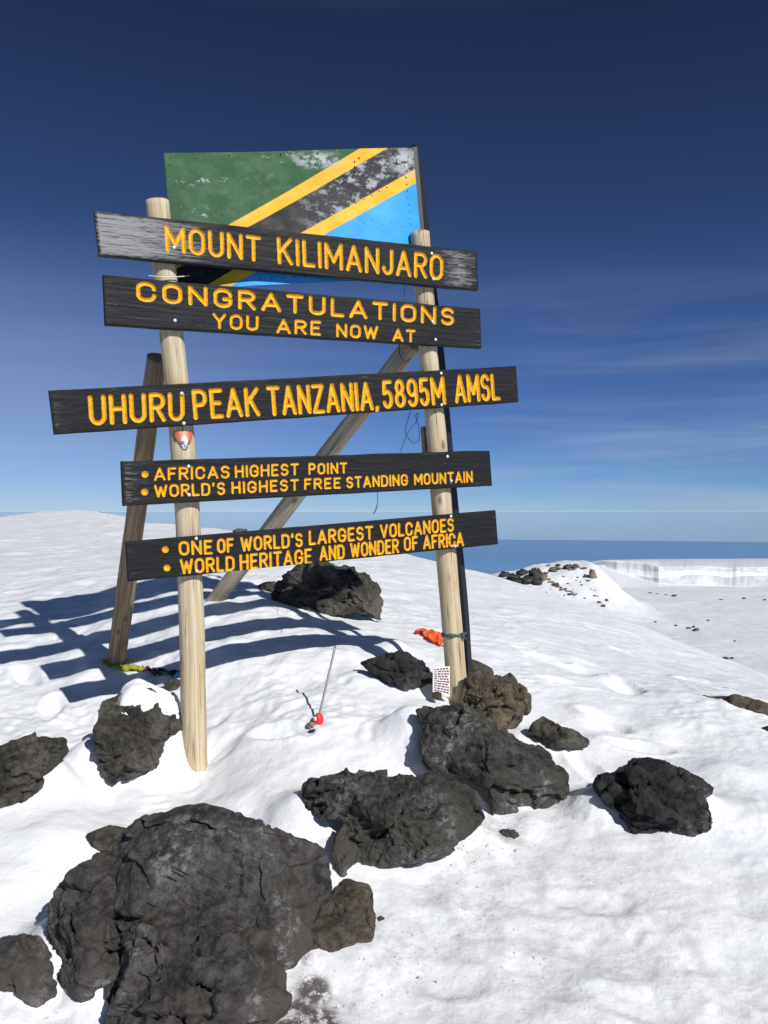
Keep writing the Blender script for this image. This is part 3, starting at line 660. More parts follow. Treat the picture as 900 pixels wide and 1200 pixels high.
FAR += [(703,705,5,3,'rock_dark'),(707,710,5,3.4,'rock_dark'),(711,703,4,2.4,'rock_dark'),(697,698,3,2,'rock_grey'),(762,695,5,2,'rock_dark'),(770,696,4,1.6,'rock_grey'),(782,697,6,2.4,'rock_dark'),(790,698,6,2.6,'rock_dark'),(787,694,4,1.6,'rock_grey'),
        (807,735,5,3,'rock_dark'),(816,738,6,4,'rock_dark'),(813,734,3,2,'rock_grey'),(792,733,4,2,'rock_grey'),(830,727,3,2,'rock_dark'),(851,771,6,2.6,'rock_dark'),(858,771,4,2,'rock_grey'),(861,751,3,1.6,'rock_dark'),(768,729,4,2,'rock_grey'),(872,701,5,1.8,'rock_grey'),(896,703,5,1.8,'rock_dark'),(845,702,4,1.4,'rock_grey')]
for _ in range(16):
    t = rr.random(); FAR.append((589+46*t+rr.uniform(-2, 2), 674.5-4*t+rr.uniform(-3.5, 8), rr.uniform(5, 13), rr.uniform(2.2, 5), 'rock_black'))
for _ in range(16):
    t = rr.random(); FAR.append((640+34*t+rr.uniform(-2, 2), 679+19*t+rr.uniform(-1.5, 1.5), rr.uniform(2.5, 7), rr.uniform(1, 2.4), rr.choice(['rock_tan', 'rock_grey', 'rock_dark'])))
for _ in range(10):
    FAR.append((rr.uniform(640, 690), rr.uniform(661, 669), rr.uniform(3, 8), rr.uniform(1.2, 2.6), rr.choice(['rock_tan', 'rock_grey', 'rock_dark'])))
for _ in range(34):
    t = rr.random(); FAR.append((rr.uniform(640, 706), 668+rr.uniform(0, 34), rr.uniform(1.5, 3.6), rr.uniform(1, 2), rr.choice(['rock_dark', 'rock_grey', 'rock_tan'])))
for i, (px, py, w, h, mt) in enumerate(FAR):
    g = ground_far(px, py+h*.35); k = g[1]/F
    o = bpy.data.objects.new('ridge_rock', rr.choice(stone_me[mt])); COL.objects.link(o); o.location = [float(v) for v in g]
    o.scale = (w*k*1.05, w*k*.9, h*k*1.25); o.rotation_euler = (0, rr.uniform(-.2, .2), rr.uniform(-.5, .5))
    big = mt == 'rock_black'
    tag(o, {True: 'dark lava rock in the cluster at the left end of the far ridge', False: 'scattered stone on the snow of the far ridge or crater floor'}[big], 'rock', 'dark rocks at the end of the far ridge' if big else 'scattered far stones')
    if i == 12: o['label'] = 'tan boulder at the right end of the far ridge'; del o['group']
#SIGN
# ------------------------------------------------------------------ the summit sign
BT = .03                                                   # board thickness
lp = on_plane(228, 900, BT+.06)
sign = empty('summit_sign', lp, 'tall wooden summit sign with five lettered black boards, log posts and a painted flag', 'sign')

def log_mesh(name, path, radii, mat, parent, seed, seg=28, n=110, cut=0.):
    P = spline(path, n); L = np.linspace(0, 1, n)
    R = np.interp(L, np.linspace(0, 1, len(radii)), radii)
    V, Fc, G = tube(P, R, seg)
    c0 = np.repeat(P, seg, 0); d = V-c0; dl = np.linalg.norm(d, axis=1)[:, None]; d = d/dl
    q = np.stack([G[:, 0]*14, G[:, 1]*14, G[:, 2]*1.3], 1)
    dis = .05*fbm(q, seed, 3)+.03*pn(np.stack([G[:, 0]*5, G[:, 1]*5, G[:, 2]*5], 1), seed+3)
    ck = pn(np.stack([G[:, 0]*22, G[:, 1]*22, G[:, 2]*.7], 1), seed+5)
    dis = dis-.10*np.exp(-(ck/.045)**2)*np.clip(pn(np.stack([G[:, 0]*9, G[:, 1]*9, G[:, 2]*1.1], 1), seed+8)*3, 0, 1)
    V = V+d*dl*dis[:, None]
    G = G+np.array([seed*1.3, seed*.7, seed*.37])
    o = mesh_obj(name, V, Fc, mat, parent, True, P[0], {'grain': ('FLOAT_VECTOR', G)})
    for p in list(o.data.polygons)[-2:]: p.use_smooth = False
    return o
def path_off(pts, off): return [on_plane(x, y, off) for x, y in pts]
lpath = path_off([(184.5, 236), (194, 330), (203, 412), (214, 520), (220, 595), (225, 740), (228, 905), (229.5, 985)], BT+.062)
rpath = path_off([(492, 273), (497, 340), (502, 420), (512, 510), (517, 588), (526.5, 693), (537, 822), (541, 880)], BT+.058)
post_l = log_mesh('post', lpath, [.054, .055, .057, .059, .061, .062], MAT['post'], sign, 3)
post_r = log_mesh('post', rpath, [.052, .053, .055, .056, .057, .058], MAT['post'], sign, 9)
# rear leg and slanting brace
g1 = ground(136, 777); t1 = at(184, 418, on_plane(184, 418, 0)[1]+.26)
log_mesh('rear_leg', [t1, t1*.66+g1*.34, t1*.33+g1*.67, g1, g1+(g1-t1)*.1], [.047, .053, .056], MAT['leg'], sign, 14)
g2 = ground(252, 704); t2 = at(484, 402, on_plane(490, 402, 0)[1]+.24)
log_mesh('brace', [t2, t2*.5+g2*.5, g2, g2+(g2-t2)*.1], [.055, .055, .056], MAT['brace'], sign, 21)
# square steel upright behind the right post, and an offcut of timber beside it
Yp = on_plane(515, 410, 0)[1]+.24
pp = [at(486, 171, Yp-.02), at(498, 272, Yp), at(515, 410, Yp), at(529, 565, Yp+.01), at(543.5, 707, Yp+.01), at(549, 800, Yp+.01), at(551, 840, Yp+.01)]
V, Fc, G = tube(spline(pp, 40), .026, 4); mesh_obj('steel_upright', V, Fc, MAT['black_metal'], sign, False, V[0])
qa, qb = at(498.5, 500, on_plane(498, 500, .15)[1]), at(501.5, 545, on_plane(501, 545, .15)[1])
V, Fc = box_V((qa+qb)/2, E1*.021, NB*.02, (qa-qb)/2)
cl = mesh_obj('cleat', V, Fc, MAT['leg'], sign, False, (qa+qb)/2, {'grain': ('FLOAT_VECTOR', V)}); bevel(cl, .003)

# ---- painted flag panel
def mat_flag(La, Lb, Lc, Ld, scuffs):
    m = M('flag_paint'); g = m.attr('flag'); s = m.n('ShaderNodeSeparateXYZ', {0: g})
    u, v = s.outputs['X'], s.outputs['Y']
    nz = m.noise(m.map(g, (9, 9, 1)), 1., 7, .65); sp = m.noise(m.map(g, (13, 17, 1)), 1., 9, .74); mid = m.noise(m.map(g, (3.2, 4, 1), (2, 5, 0)), 1., 3, .5)
    vv = m.math('ADD', v, m.math('MULTIPLY', m.math('SUBTRACT', nz, .5), .006))
    def above(L):                                          # v > k*u + b
        k, b = L; return m.rng(m.math('SUBTRACT', vv, m.math('ADD', m.math('MULTIPLY', u, k), b)), -.002, .002)
    green = m.mix(m.rng(nz, .35, .7), (.026, .085, .032), (.046, .130, .052))
    yel = m.mix(m.rng(nz, .35, .7), (.78, .42, .02), (.86, .52, .05))
    blk = m.mix(m.rng(nz, .35, .68), (.014, .014, .015), (.045, .045, .047))
    blu = m.mix(m.rng(mid, .3, .7), (.03, .30, .72), (.06, .42, .84))
    col = m.mix(above(Ld), blu, yel); col = m.mix(above(Lc), col, blk); col = m.mix(above(Lb), col, yel); col = m.mix(above(La), col, green)
    # flaked paint showing pale metal, mostly on the dark band and the upper green
    bare = m.math('MULTIPLY', m.rng(sp, .55, .61), m.rng(mid, .44, .58))
    hi = m.rng(v, .52, .80, .1, 1.); bare = m.math('MULTIPLY', bare, m.math('MULTIPLY', hi, m.rng(u, .2, .75, .2, 1.)))
    dark = m.math('MULTIPLY', above(Lc), m.math('SUBTRACT', 1., above(Lb)))
    bare2 = m.math('MULTIPLY', m.math('MULTIPLY', dark, m.rng(u, .55, .95)), m.rng(sp, .49, .6))
    bare = m.math('MAXIMUM', bare, m.math('MULTIPLY', bare2, .8))
    greenzone = above(La); sm = m.math('MULTIPLY', m.math('MULTIPLY', greenzone, m.rng(mid, .46, .62)), m.rng(nz, .4, .65))
    col = m.mix(m.math('MULTIPLY', sm, .12), col, (.16, .17, .15))
    for cu, cv, ru, rv_, th in scuffs:                     # larger scuffed places
        ln = m.n('ShaderNodeVectorMath', {0: m.map(g, (1/ru, 1/rv_, 0), (-cu/ru, -cv/rv_, 0))}, operation='LENGTH').outputs['Value']
        bare = m.math('MAXIMUM', bare, m.math('MULTIPLY', m.rng(ln, 1.15, .25), m.rng(sp, th, th+.09)))
    col = m.mix(m.math('MULTIPLY', bare, .88), col, (.52, .52, .51))
    return m.fin(col, m.rng(sp, .3, .7, .5, .7), m.bump(sp, .001, .4), Specular_IOR_Level=.2)
YL, YR = on_plane(192, 250, 0)[1]+.165, on_plane(490, 250, 0)[1]+.155
fTL, fTR, fBL, fBR = at(192, 180, YL), at(484, 173.5, YR), at(206, 345, YL+.01), at(497, 330, YR)
FO = fBL; FU = fBR-fBL; FW = np.linalg.norm(FU); FU = FU/FW; FV = fTL-fBL; FV = FV-FU*(FV @ FU); FH = np.linalg.norm(FV); FV /= FH; FN = np.cross(FU, FV)
def fl2(px, py):
    """photo pixel -> flag coordinates (metres along, metres up)"""
    d = np.array([(px-450)/F, 1, -(py-600)/F]); o = np.array([0, 0, EYE]); w = o+d*((FO-o) @ FN)/(d @ FN)-FO
    return np.array([w @ FU, w @ FV])
def fline(a, b):
    a, b = fl2(*a), fl2(*b); k = (b[1]-a[1])/(b[0]-a[0]); return k, a[1]-k*a[0]
La = fline((270.5, 263), (420.5, 175)); Lb = fline((296.7, 264), (454, 174)); Lc = fline((248, 333), (485, 199)); Ld = fline((276, 335), (485.5, 215.5))
def flag_w(s, t):
    """the sheet is dented, and pressed forward against the back of the top board between the posts"""
    return .006*math.sin(s*7+t*2.2)+.004*math.sin(t*6+1)+.085*max(0., 1-t/.75)**1.3*min(1., 5*s*(1-s))
nu, nv = 60, 40
c4 = [fl2(206, 345), fl2(497, 330), fl2(484, 173.5), fl2(192, 180)]
V, A = [], []
for j in range(nv+1):
    for i in range(nu+1):
        s, t = i/nu, j/nv; q = c4[0]*(1-s)*(1-t)+c4[1]*s*(1-t)+c4[2]*s*t+c4[3]*(1-s)*t
        w = flag_w(s, t)
        V.append(FO+FU*q[0]+FV*q[1]+FN*w); A.append((q[0], q[1], 0))
V = np.array(V); A = np.array(A); nV = len(V); gf = [tuple(f) for f in grid_faces(nv+1, nu+1)]
V2 = np.concatenate([V, V-FN*.004]); A2 = np.concatenate([A, A])
rim = list(range(nu+1))+[j*(nu+1)+nu for j in range(1, nv+1)]+[nv*(nu+1)+i for i in range(nu-1, -1, -1)]+[j*(nu+1) for j in range(nv-1, 0, -1)]
F2 = gf+[tuple(x+nV for x in reversed(f)) for f in gf]+[(rim[(k+1) % len(rim)], rim[k], rim[k]+nV, rim[(k+1) % len(rim)]+nV) for k in range(len(rim))]
flag = mesh_obj('flag_panel', V2, F2, mat_flag(La, Lb, Lc, Ld, [(*fl2(372, 188), .17, .05, .45), (*fl2(472, 190), .10, .10, .42), (*fl2(420, 215), .20, .07, .49), (*fl2(250, 213), .30, .03, .53), (*fl2(225, 250), .12, .05, .53), (*fl2(272, 252), .10, .05, .54)]), sign, False, FO, {'flag': ('FLOAT_VECTOR', A2)})
flag['label'] = 'worn metal panel painted with a green, yellow, black and blue flag'
V, Fc, G = tube([np.zeros(3), FN*.003], [.0042, .003], 8); rv = None
RIV = [(199, 186+7.8*k) for k in range(0, 2)]+[(230, 186), (268, 182), (329, 181), (372, 180), (420, 186), (460, 181)]+[(475.5+.75*k, 208.5+8*k) for k in range(0, 9)]+[(462, 178), (471, 190), (478, 184)]
RIV += [(479-11*k, 263-1.0*k+(5 if k % 2 else 0)) for k in range(6)]+[(408+9*k, 243-4.6*k) for k in range(6)]+[(300+13*k, 333-.8*k) for k in range(9)]+[(415, 190+6*k) for k in range(3)]
for x, y in RIV:
    q = fl2(x, y); s_, t_ = q[0]/FW, q[1]/FH; w = flag_w(s_, t_); p = FO+FU*q[0]+FV*q[1]+FN*(w+.0005)
    if rv is None: rv = mesh_obj('rivet', V+p, Fc, MAT['black_metal'], flag, True, p); r_ = rv
    else:
        r_ = bpy.data.objects.new('rivet', rv.data); COL.objects.link(r_); r_.parent = flag
    r_.location = Vector([float(v) for v in p-FO])
# dark strip along the flag's right edge
a_, b_ = at(485, 173, YR+.012), at(498.5, 326, YR+.012); V, Fc = box_V((a_+b_)/2, FU*.016, FN*.008, (b_-a_)/2); mesh_obj('edge_strip', V, Fc, MAT['black_metal'], flag, False, (a_+b_)/2)

# ---- stroke alphabet (routed lettering)
def arc(cx, cy, rx, ry, a0, a1, n=7): return [(cx+rx*math.cos(math.radians(a0+(a1-a0)*k/n)), cy+ry*math.sin(math.radians(a0+(a1-a0)*k/n))) for k in range(n+1)]
RY = .30
def _O(): return arc(.5, 1-RY, .5, RY, 90, 180)+arc(.5, RY, .5, RY, 180, 270)+arc(.5, RY, .5, RY, 270, 360)+arc(.5, 1-RY, .5, RY, 0, 90)
def _C(): return arc(.5, 1-RY, .5, RY, 0, 180, 12)+arc(.5, RY, .5, RY, 180, 360, 12)
def _S(): return arc(.5, .76, .46, .24, 20, 180, 10)+arc(.5, .76, .46, .25, 180, 250, 4)+arc(.5, .27, .48, .27, 70, 0, 5)+arc(.5, .27, .48, .27, 0, -160, 10)
GL = {
 'A': (.72, [[(0, 0), (.5, 1), (1, 0)], [(.19, .30), (.81, .30)]]), 'C': (.62, [_C()]),
 'D': (.62, [[(0, 0), (0, 1), (.5, 1)]+arc(.5, .70, .5, .30, 90, 0)+arc(.5, .30, .5, .30, 0, -90)+[(0, 0)]]),
 'E': (.50, [[(1, 1), (0, 1), (0, 0), (1, 0)], [(0, .52), (.82, .52)]]), 'F': (.50, [[(1, 1), (0, 1), (0, 0)], [(0, .52), (.82, .52)]]),
 'G': (.64, [_C()+[(1, .45), (.58, .45)]]), 'H': (.62, [[(0, 0), (0, 1)], [(1, 0), (1, 1)], [(0, .52), (1, .52)]]), 'I': (.0, [[(0, 0), (0, 1)]]),
 'J': (.46, [[(1, 1)]+arc(.5, .25, .5, .25, 0, -180, 10)]), 'K': (.62, [[(0, 0), (0, 1)], [(1, 1), (0, .42)], [(.32, .60), (1, 0)]]), 'L': (.48, [[(0, 1), (0, 0), (1, 0)]]),
 'M': (.82, [[(0, 0), (0, 1), (.5, .28), (1, 1), (1, 0)]]), 'N': (.64, [[(0, 0), (0, 1), (1, 0), (1, 1)]]), 'O': (.64, [_O()]),
 'P': (.58, [[(0, 0), (0, 1), (.55, 1)]+arc(.55, .74, .45, .26, 90, -90, 10)+[(0, .48)]]),
 'R': (.60, [[(0, 0), (0, 1), (.55, 1)]+arc(.55, .75, .45, .25, 90, -90, 10)+[(0, .50)], [(.45, .50), (1, 0)]]),
 'S': (.58, [_S()]), 'T': (.62, [[(0, 1), (1, 1)], [(.5, 1), (.5, 0)]]), 'U': (.62, [[(0, 1)]+arc(.5, .28, .5, .28, 180, 360, 12)+[(1, 1)]]),
 'V': (.68, [[(0, 1), (.5, 0), (1, 1)]]), 'W': (.94, [[(0, 1), (.25, 0), (.5, .85), (.75, 0), (1, 1)]]), 'Y': (.66, [[(0, 1), (.5, .48), (1, 1)], [(.5, .48), (.5, 0)]]),
 'Z': (.60, [[(0, 1), (1, 1), (0, 0), (1, 0)]]),
 '5': (.52, [[(.92, 1), (.12, 1), (.04, .55)]+arc(.46, .31, .5, .31, 125, -155, 14)]), '8': (.54, [arc(.5, .76, .40, .24, -90, 270, 16), arc(.5, .26, .5, .26, -270, 90, 16)]),
 '9': (.54, [arc(.5, .70, .5, .30, 0, 360, 16), [(1, .70)]+arc(.5, .28, .5, .28, 0, -150, 10)]),
 ',': (.08, [[(.6, .03), (0, -.16)]]), "'": (.06, [[(.6, 1.02), (.2, .82)]])}
def ab(px, py):
    w = on_plane(px, py)-_p0; return np.array([w @ E1, w[2]])
def word_strokes(txt, tl, bl, tr, br, hw):
    """strokes of one word laid inside a quad given in photo pixels -> list of 2D polylines in board-plane metres"""
    TL, BL, TR, BR = (ab(*p) for p in (tl, bl, tr, br))
    H = (np.linalg.norm(TL-BL)+np.linalg.norm(TR-BR))/2; Wd = (np.linalg.norm(TR-TL)+np.linalg.norm(BR-BL))/2
    up = hw/H; mx = hw/Wd
    widths = [max(GL[ch][0], .001) for ch in txt]; gap = .30 if hw/H < .095 else .33
    tot = sum(widths); n = len(txt); gapw = gap+2*hw/H*.35
    k = (1-2*mx)/(tot+gapw*(n-1)); x = mx; out = []
    rs = np.random.RandomState(len(txt)*7+ord(txt[0]))
    for ch, wd in zip(txt, widths):
        jx, jy = rs.uniform(-.012, .012, 2)*.5
        for st in GL[ch][1]:
            P = np.array(st, float); s = x+P[:, 0]*wd*k+jx*mx; t = up+P[:, 1]*(1-2*up)+jy
            out.append((TL*(1-s)[:, None]+TR*s[:, None])*t[:, None]+(BL*(1-s)[:, None]+BR*s[:, None])*(1-t)[:, None])
        x += (wd+gapw)*k
    return out
def seg_dist(P, a, b):
    e = b-a; t = np.clip(((P-a) @ e)/(e @ e+1e-12), 0, 1); return np.linalg.norm(P-a-t[:, None]*e, axis=1)

nail_me = None
def board(corners, words, bullets, nails, label, wear, worn, seed, res):
    TL, BL, BR, TR = (ab(*p) for p in corners)
    Lm = (np.linalg.norm(TR-TL)+np.linalg.norm(BR-BL))/2; Hm = (np.linalg.norm(TL-BL)+np.linalg.norm(TR-BR))/2
    nc, nr = int(Lm/res)+1, int(Hm/res)+1
    s = np.linspace(0, 1, nc); t = np.linspace(0, 1, nr); Tg, Sg = np.meshgrid(t, s, indexing='ij')
    Tg, Sg = Tg[..., None], Sg[..., None]
    P = (TL*(1-Sg)+TR*Sg)*Tg+(BL*(1-Sg)+BR*Sg)*(1-Tg)
    # slightly uneven sawn edges
    e = fbm(np.stack([s*Lm*5, s*0+seed, s*0], 1), seed, 3)*.0022; e2 = fbm(np.stack([s*Lm*5, s*0+seed+9, s*0], 1), seed+4, 3)*.0022
    wgt = np.abs(Tg[..., 0]*2-1)**6; P[..., 1] += np.where(Tg[..., 0] > .5, e[None], e2[None])*wgt
    D = np.full((nr, nc), 1.); HW = np.full((nr, nc), .01); OW = np.full((nr, nc), -1)
    def stamp(poly, hw, owner):
        poly = np.array(poly); lo = poly.min(0)-3*hw; hi = poly.max(0)+3*hw
        cols = np.nonzero((P[:, :, 0].max(0) > lo[0]) & (P[:, :, 0].min(0) < hi[0]))[0]
        if not len(cols): return
        c0, c1 = cols[0], cols[-1]+1; blk = P[:, c0:c1].reshape(-1, 2)
        m_ = np.nonzero((blk[:, 1] > lo[1]) & (blk[:, 1] < hi[1]))[0]; Q = blk[m_]; dd = np.full(len(Q), 1.)
        for a, b in zip(poly[:-1], poly[1:]): dd = np.minimum(dd, seg_dist(Q, a, b))
        dd = dd-hw; cur = D[:, c0:c1].reshape(-1).copy(); ch = HW[:, c0:c1].reshape(-1).copy(); ow = OW[:, c0:c1].reshape(-1).copy()
        bt = dd < cur[m_]; ch[m_[bt]] = hw; ow[m_[bt]] = owner; cur[m_] = np.minimum(cur[m_], dd)
        D[:, c0:c1] = cur.reshape(nr, -1); HW[:, c0:c1] = ch.reshape(nr, -1); OW[:, c0:c1] = ow.reshape(nr, -1)
    for wi, (txt, tl, bl, tr, br, hwpx) in enumerate(words):
        Y = 1/invY((tl[0]+tr[0])/2); hw = hwpx*1.06/F*Y
        for st in word_strokes(txt, tl, bl, tr, br, hw): stamp(st, hw, wi)
    for bi, (x, y, rpx) in enumerate(bullets):
        p = ab(x, y); stamp([p-[.0005, 0], p+[.0005, 0]], rpx/F/invY(x), len(words)+bi)
    D += .0007*fbm(np.stack([P[..., 0].ravel()*70, P[..., 1].ravel()*70, P[..., 0].ravel()*0], 1), seed+2, 2).reshape(nr, nc)
    # pull grid points that nearly touch a letter's edge onto it
    gy, gx = np.gradient(D, Hm/(nr-1), Lm/(nc-1)); gn = np.sqrt(gx**2+gy**2)+1e-9
    near_ = (np.abs(D) < res*.62); sh = np.where(near_, -D, 0)
    eu = (TR-TL)/np.linalg.norm(TR-TL); ev = np.array([-eu[1], eu[0]])
    P = P+(sh*gx/gn**1)[..., None]*eu+(sh*gy/gn**1)[..., None]*ev
    Dn = np.where(near_, 0, D)
    depth = np.where(Dn < 0, np.clip(-Dn/HW*1.45, 0, 1), 0)*np.minimum(HW*.85, .010)
    # rounded front edges
    ed = np.minimum(np.minimum(Tg[..., 0]*Hm, (1-Tg[..., 0])*Hm), np.minimum(Sg[..., 0]*Lm, (1-Sg[..., 0])*Lm))
    depth = depth+.003*np.clip(1-ed/.004, 0, 1)**2
    grain = .0008*fbm(np.stack([P[..., 0].ravel()*3, P[..., 1].ravel()*60, P[..., 0].ravel()*0+seed], 1), seed+6, 3).reshape(nr, nc)
    depth = depth+grain*np.where(Dn < 0, .3, 1)
    W = _p0+E1*P[..., :1]+np.array([0, 0, 1.])*P[..., 1:]+NB*depth[..., None]
    W[..., 2] = _p0[2]+P[..., 1]
    W = W.reshape(-1, 3); Fg = grid_faces(nr, nc)
    cell = np.maximum.reduce([Dn.ravel()[Fg[:, k]] for k in range(4)]) <= 0
    uv = np.stack([Sg[..., 0].ravel()*Lm+seed*3.7, Tg[..., 0].ravel()*Hm+seed*1.3, Sg[..., 0].ravel()*0], 1)
    wr = np.zeros(nr*nc)
    for s0, s1, am in wear:
        sg = Sg[..., 0].ravel(); wr = np.maximum(wr, am*np.clip((1-np.abs((sg-s0)/s1)), 0, 1)**.7)
    wr = wr*np.clip(ed.ravel()/.015, .55, 1)
    back = W+0.; nB = len(W)
    rim = list(range(nc))+[j*nc+nc-1 for j in range(1, nr)]+[(nr-1)*nc+i for i in range(nc-2, -1, -1)]+[j*nc for j in range(nr-2, 0, -1)]
    rim = np.array(rim); Bk = W[rim]+NB*BT; nx = np.roll(np.arange(len(rim)), -1)
    skirt = np.stack([rim[nx], rim, np.arange(len(rim))+nB, nx+nB], 1)
    ca = [0, nc-1, nr+nc-2, nr+2*nc-3]
    V = np.concatenate([W, Bk, W[[0, nc-1, nr*nc-1, (nr-1)*nc]]+NB*BT]); q = nB+len(rim)
    faces = np.concatenate([Fg[~cell], skirt, np.array([[q+3, q+2, q+1, q]])])
    uvB = np.concatenate([uv, uv[rim]+[0, .2, 0], np.zeros((4, 3))]); wB = np.concatenate([wr, wr[rim]*.6, np.zeros(4)])
    loc = W[0]+0.
    bo = mesh_obj('board', V, faces, mat_board('black_board_paint_%s' % label.split()[0], worn), sign, True, loc, {'board': ('FLOAT_VECTOR', uvB), 'wear': ('FLOAT', wB)})
    bo['label'] = label
    own = OW.ravel()[Fg].max(1)
    for wi in range(len(words)+len(bullets)):             # every word and bullet point is a part of its board
        sel = cell & (own == wi)
        if not sel.any(): continue
        used = np.unique(Fg[sel]); re = np.full(nB, -1); re[used] = np.arange(len(used))
        mesh_obj('lettering' if wi < len(words) else 'bullet_point', W[used], re[Fg[sel]], MAT['letter'], bo, True, loc, {'board': ('FLOAT_VECTOR', uv[used])})
    global nail_me
    for x, y in nails:
        p = on_plane(x, y, -.001)
        if nail_me is None:
            Vn, Fn, _ = tube([np.zeros(3), -NB*.002, -NB*.004], [.0085, .008, .004], 14); n_ = mesh_obj('nail', Vn+p, Fn, MAT['nail'], bo, True, p); nail_me = n_.data
        else:
            n_ = bpy.data.objects.new('nail', nail_me); COL.objects.link(n_); n_.parent = bo
        n_.location = Vector([float(v) for v in p-loc])
    return bo

board([(110, 247), (116, 299), (561, 340), (559, 294.5)],
      [('MOUNT', (192.5, 263), (194, 295), (306, 277), (306.5, 307.5), 2.3), ('KILIMANJARO', (324, 277), (325.5, 309.5), (520, 298.5), (519.5, 329), 2.2)], [],
      [(204, 290), (506, 297), (508, 327)], 'topmost board reading MOUNT KILIMANJARO, worn silvery grey at its left end', [(0, .36, .95), (.94, .13, .62)], .5, 1, .0021)
board([(120.5, 322), (123, 380.5), (564.5, 408), (563, 362)],
      [('CONGRATULATIONS', (159, 329), (160, 353), (533, 361), (532.5, 382), 2.15), ('YOU', (249, 366.5), (249.5, 385), (303.5, 370), (303, 388), 1.7), ('ARE', (324, 373), (324, 390.5), (376.5, 376), (376, 393.5), 1.65),
       ('NOW', (394, 378.5), (394, 395), (443.5, 381.5), (443, 398), 1.6), ('AT', (460, 384.5), (460, 400), (487.5, 386), (487, 401.5), 1.6)], [],
      [(205, 375.5), (510.5, 398), (507, 377)], 'second board reading CONGRATULATIONS YOU ARE NOW AT', [(0, .05, .4), (1, .06, .4)], .5, 2, .0020)
board([(56.7, 457.7), (63, 509), (608, 471), (605, 429)],
      [('UHURU', (102.5, 463), (105, 499), (216, 459), (217, 493), 2.5), ('PEAK', (224, 456), (227, 492), (303, 453), (305.5, 487.5), 2.45), ('TANZANIA,', (311.5, 452.5), (314, 488), (443, 446.5), (445.5, 480.5), 2.35),
       ('5895M', (446.5, 445.5), (449, 479.5), (520.5, 440.5), (523.5, 474), 2.3), ('AMSL', (531.5, 439), (533.5, 473), (584.5, 437.5), (587, 469), 2.2)], [],
      [(213, 461), (215.5, 496), (517, 437.5), (517.5, 474.5)], 'longest board reading UHURU PEAK TANZANIA, 5895M AMSL', [(0, .05, .45), (1, .03, .3)], .4, 3, .0021)
board([(141.7, 540.7), (144, 593), (577, 569), (574, 528)],
      [('AFRICAS', (180, 548), (180.5, 563.5), (269.5, 545), (269.5, 560.5), 1.35), ('HIGHEST', (275, 545), (275.5, 560), (350.5, 542.5), (350.5, 557), 1.3), ('POINT', (361.5, 542.5), (361.5, 556.5), (407, 541.5), (407.5, 555), 1.25),
       ("WORLD'S", (180.5, 568), (181, 583), (264, 564.5), (264.5, 580), 1.35), ('HIGHEST', (271, 564), (271.5, 579), (350.5, 561), (350.5, 575), 1.3), ('FREE', (356.5, 560.5), (356.5, 574), (399.5, 559), (399.5, 572.5), 1.25),
       ('STANDING', (405.5, 558.5), (406, 572.5), (478, 555), (478.5, 569), 1.25), ('MOUNTAIN', (485, 555), (485.5, 568.5), (554, 551.5), (554.5, 565.5), 1.2)], [(170, 556, 3.9), (169.5, 576.5, 3.9)],
      [(221, 546.5), (221.7, 580), (524.5, 535), (529, 563.5)], 'fourth board with two bulleted lines about the highest point of Africa', [(0, .12, .5), (.55, .04, .3), (.42, .03, .3)], 1., 4, .0016)
board([(147, 635), (150, 681.7), (584, 637.7), (581, 598)],
      [('ONE', (209, 634), (210, 651), (249, 632), (249.5, 649.5), 1.5), ('OF', (254, 631), (254.5, 648.5), (274, 630), (274.5, 647.5), 1.5), ("WORLD'S", (281.5, 629), (282, 646.5), (355, 624), (355.5, 641), 1.5),
       ('LARGEST', (361.5, 621.5), (362, 639), (437.5, 615.5), (438, 632), 1.45), ('VOLCANOES', (445, 614.5), (445.5, 631), (532, 606.5), (532.5, 623), 1.4),
       ('WORLD', (210.5, 655), (211.5, 673), (275, 651), (275.5, 669), 1.5), ('HERITAGE', (280.5, 649.5), (281, 668.5), (365.5, 642), (366, 660.5), 1.5), ('AND', (374, 639.5), (374.5, 657.5), (404, 637.5), (404.5, 655), 1.45),
       ('WONDER', (410, 636), (410.5, 653.5), (467.5, 630.5), (468, 648), 1.4), ('OF', (473, 629), (473.5, 646), (490, 627.5), (490.5, 644.5), 1.4), ('AFRICA', (495.5, 627), (496, 644), (543.5, 623), (544, 640), 1.4)], [(193.7, 644, 3.9), (195.7, 665.5, 3.9)],
      [(230, 631), (230.5, 669), (528.5, 605), (533.5, 640)], 'lowest board with two bulleted lines about volcanoes and world heritage', [(0, .04, .4), (1, .03, .35)], .4, 5, .0016)

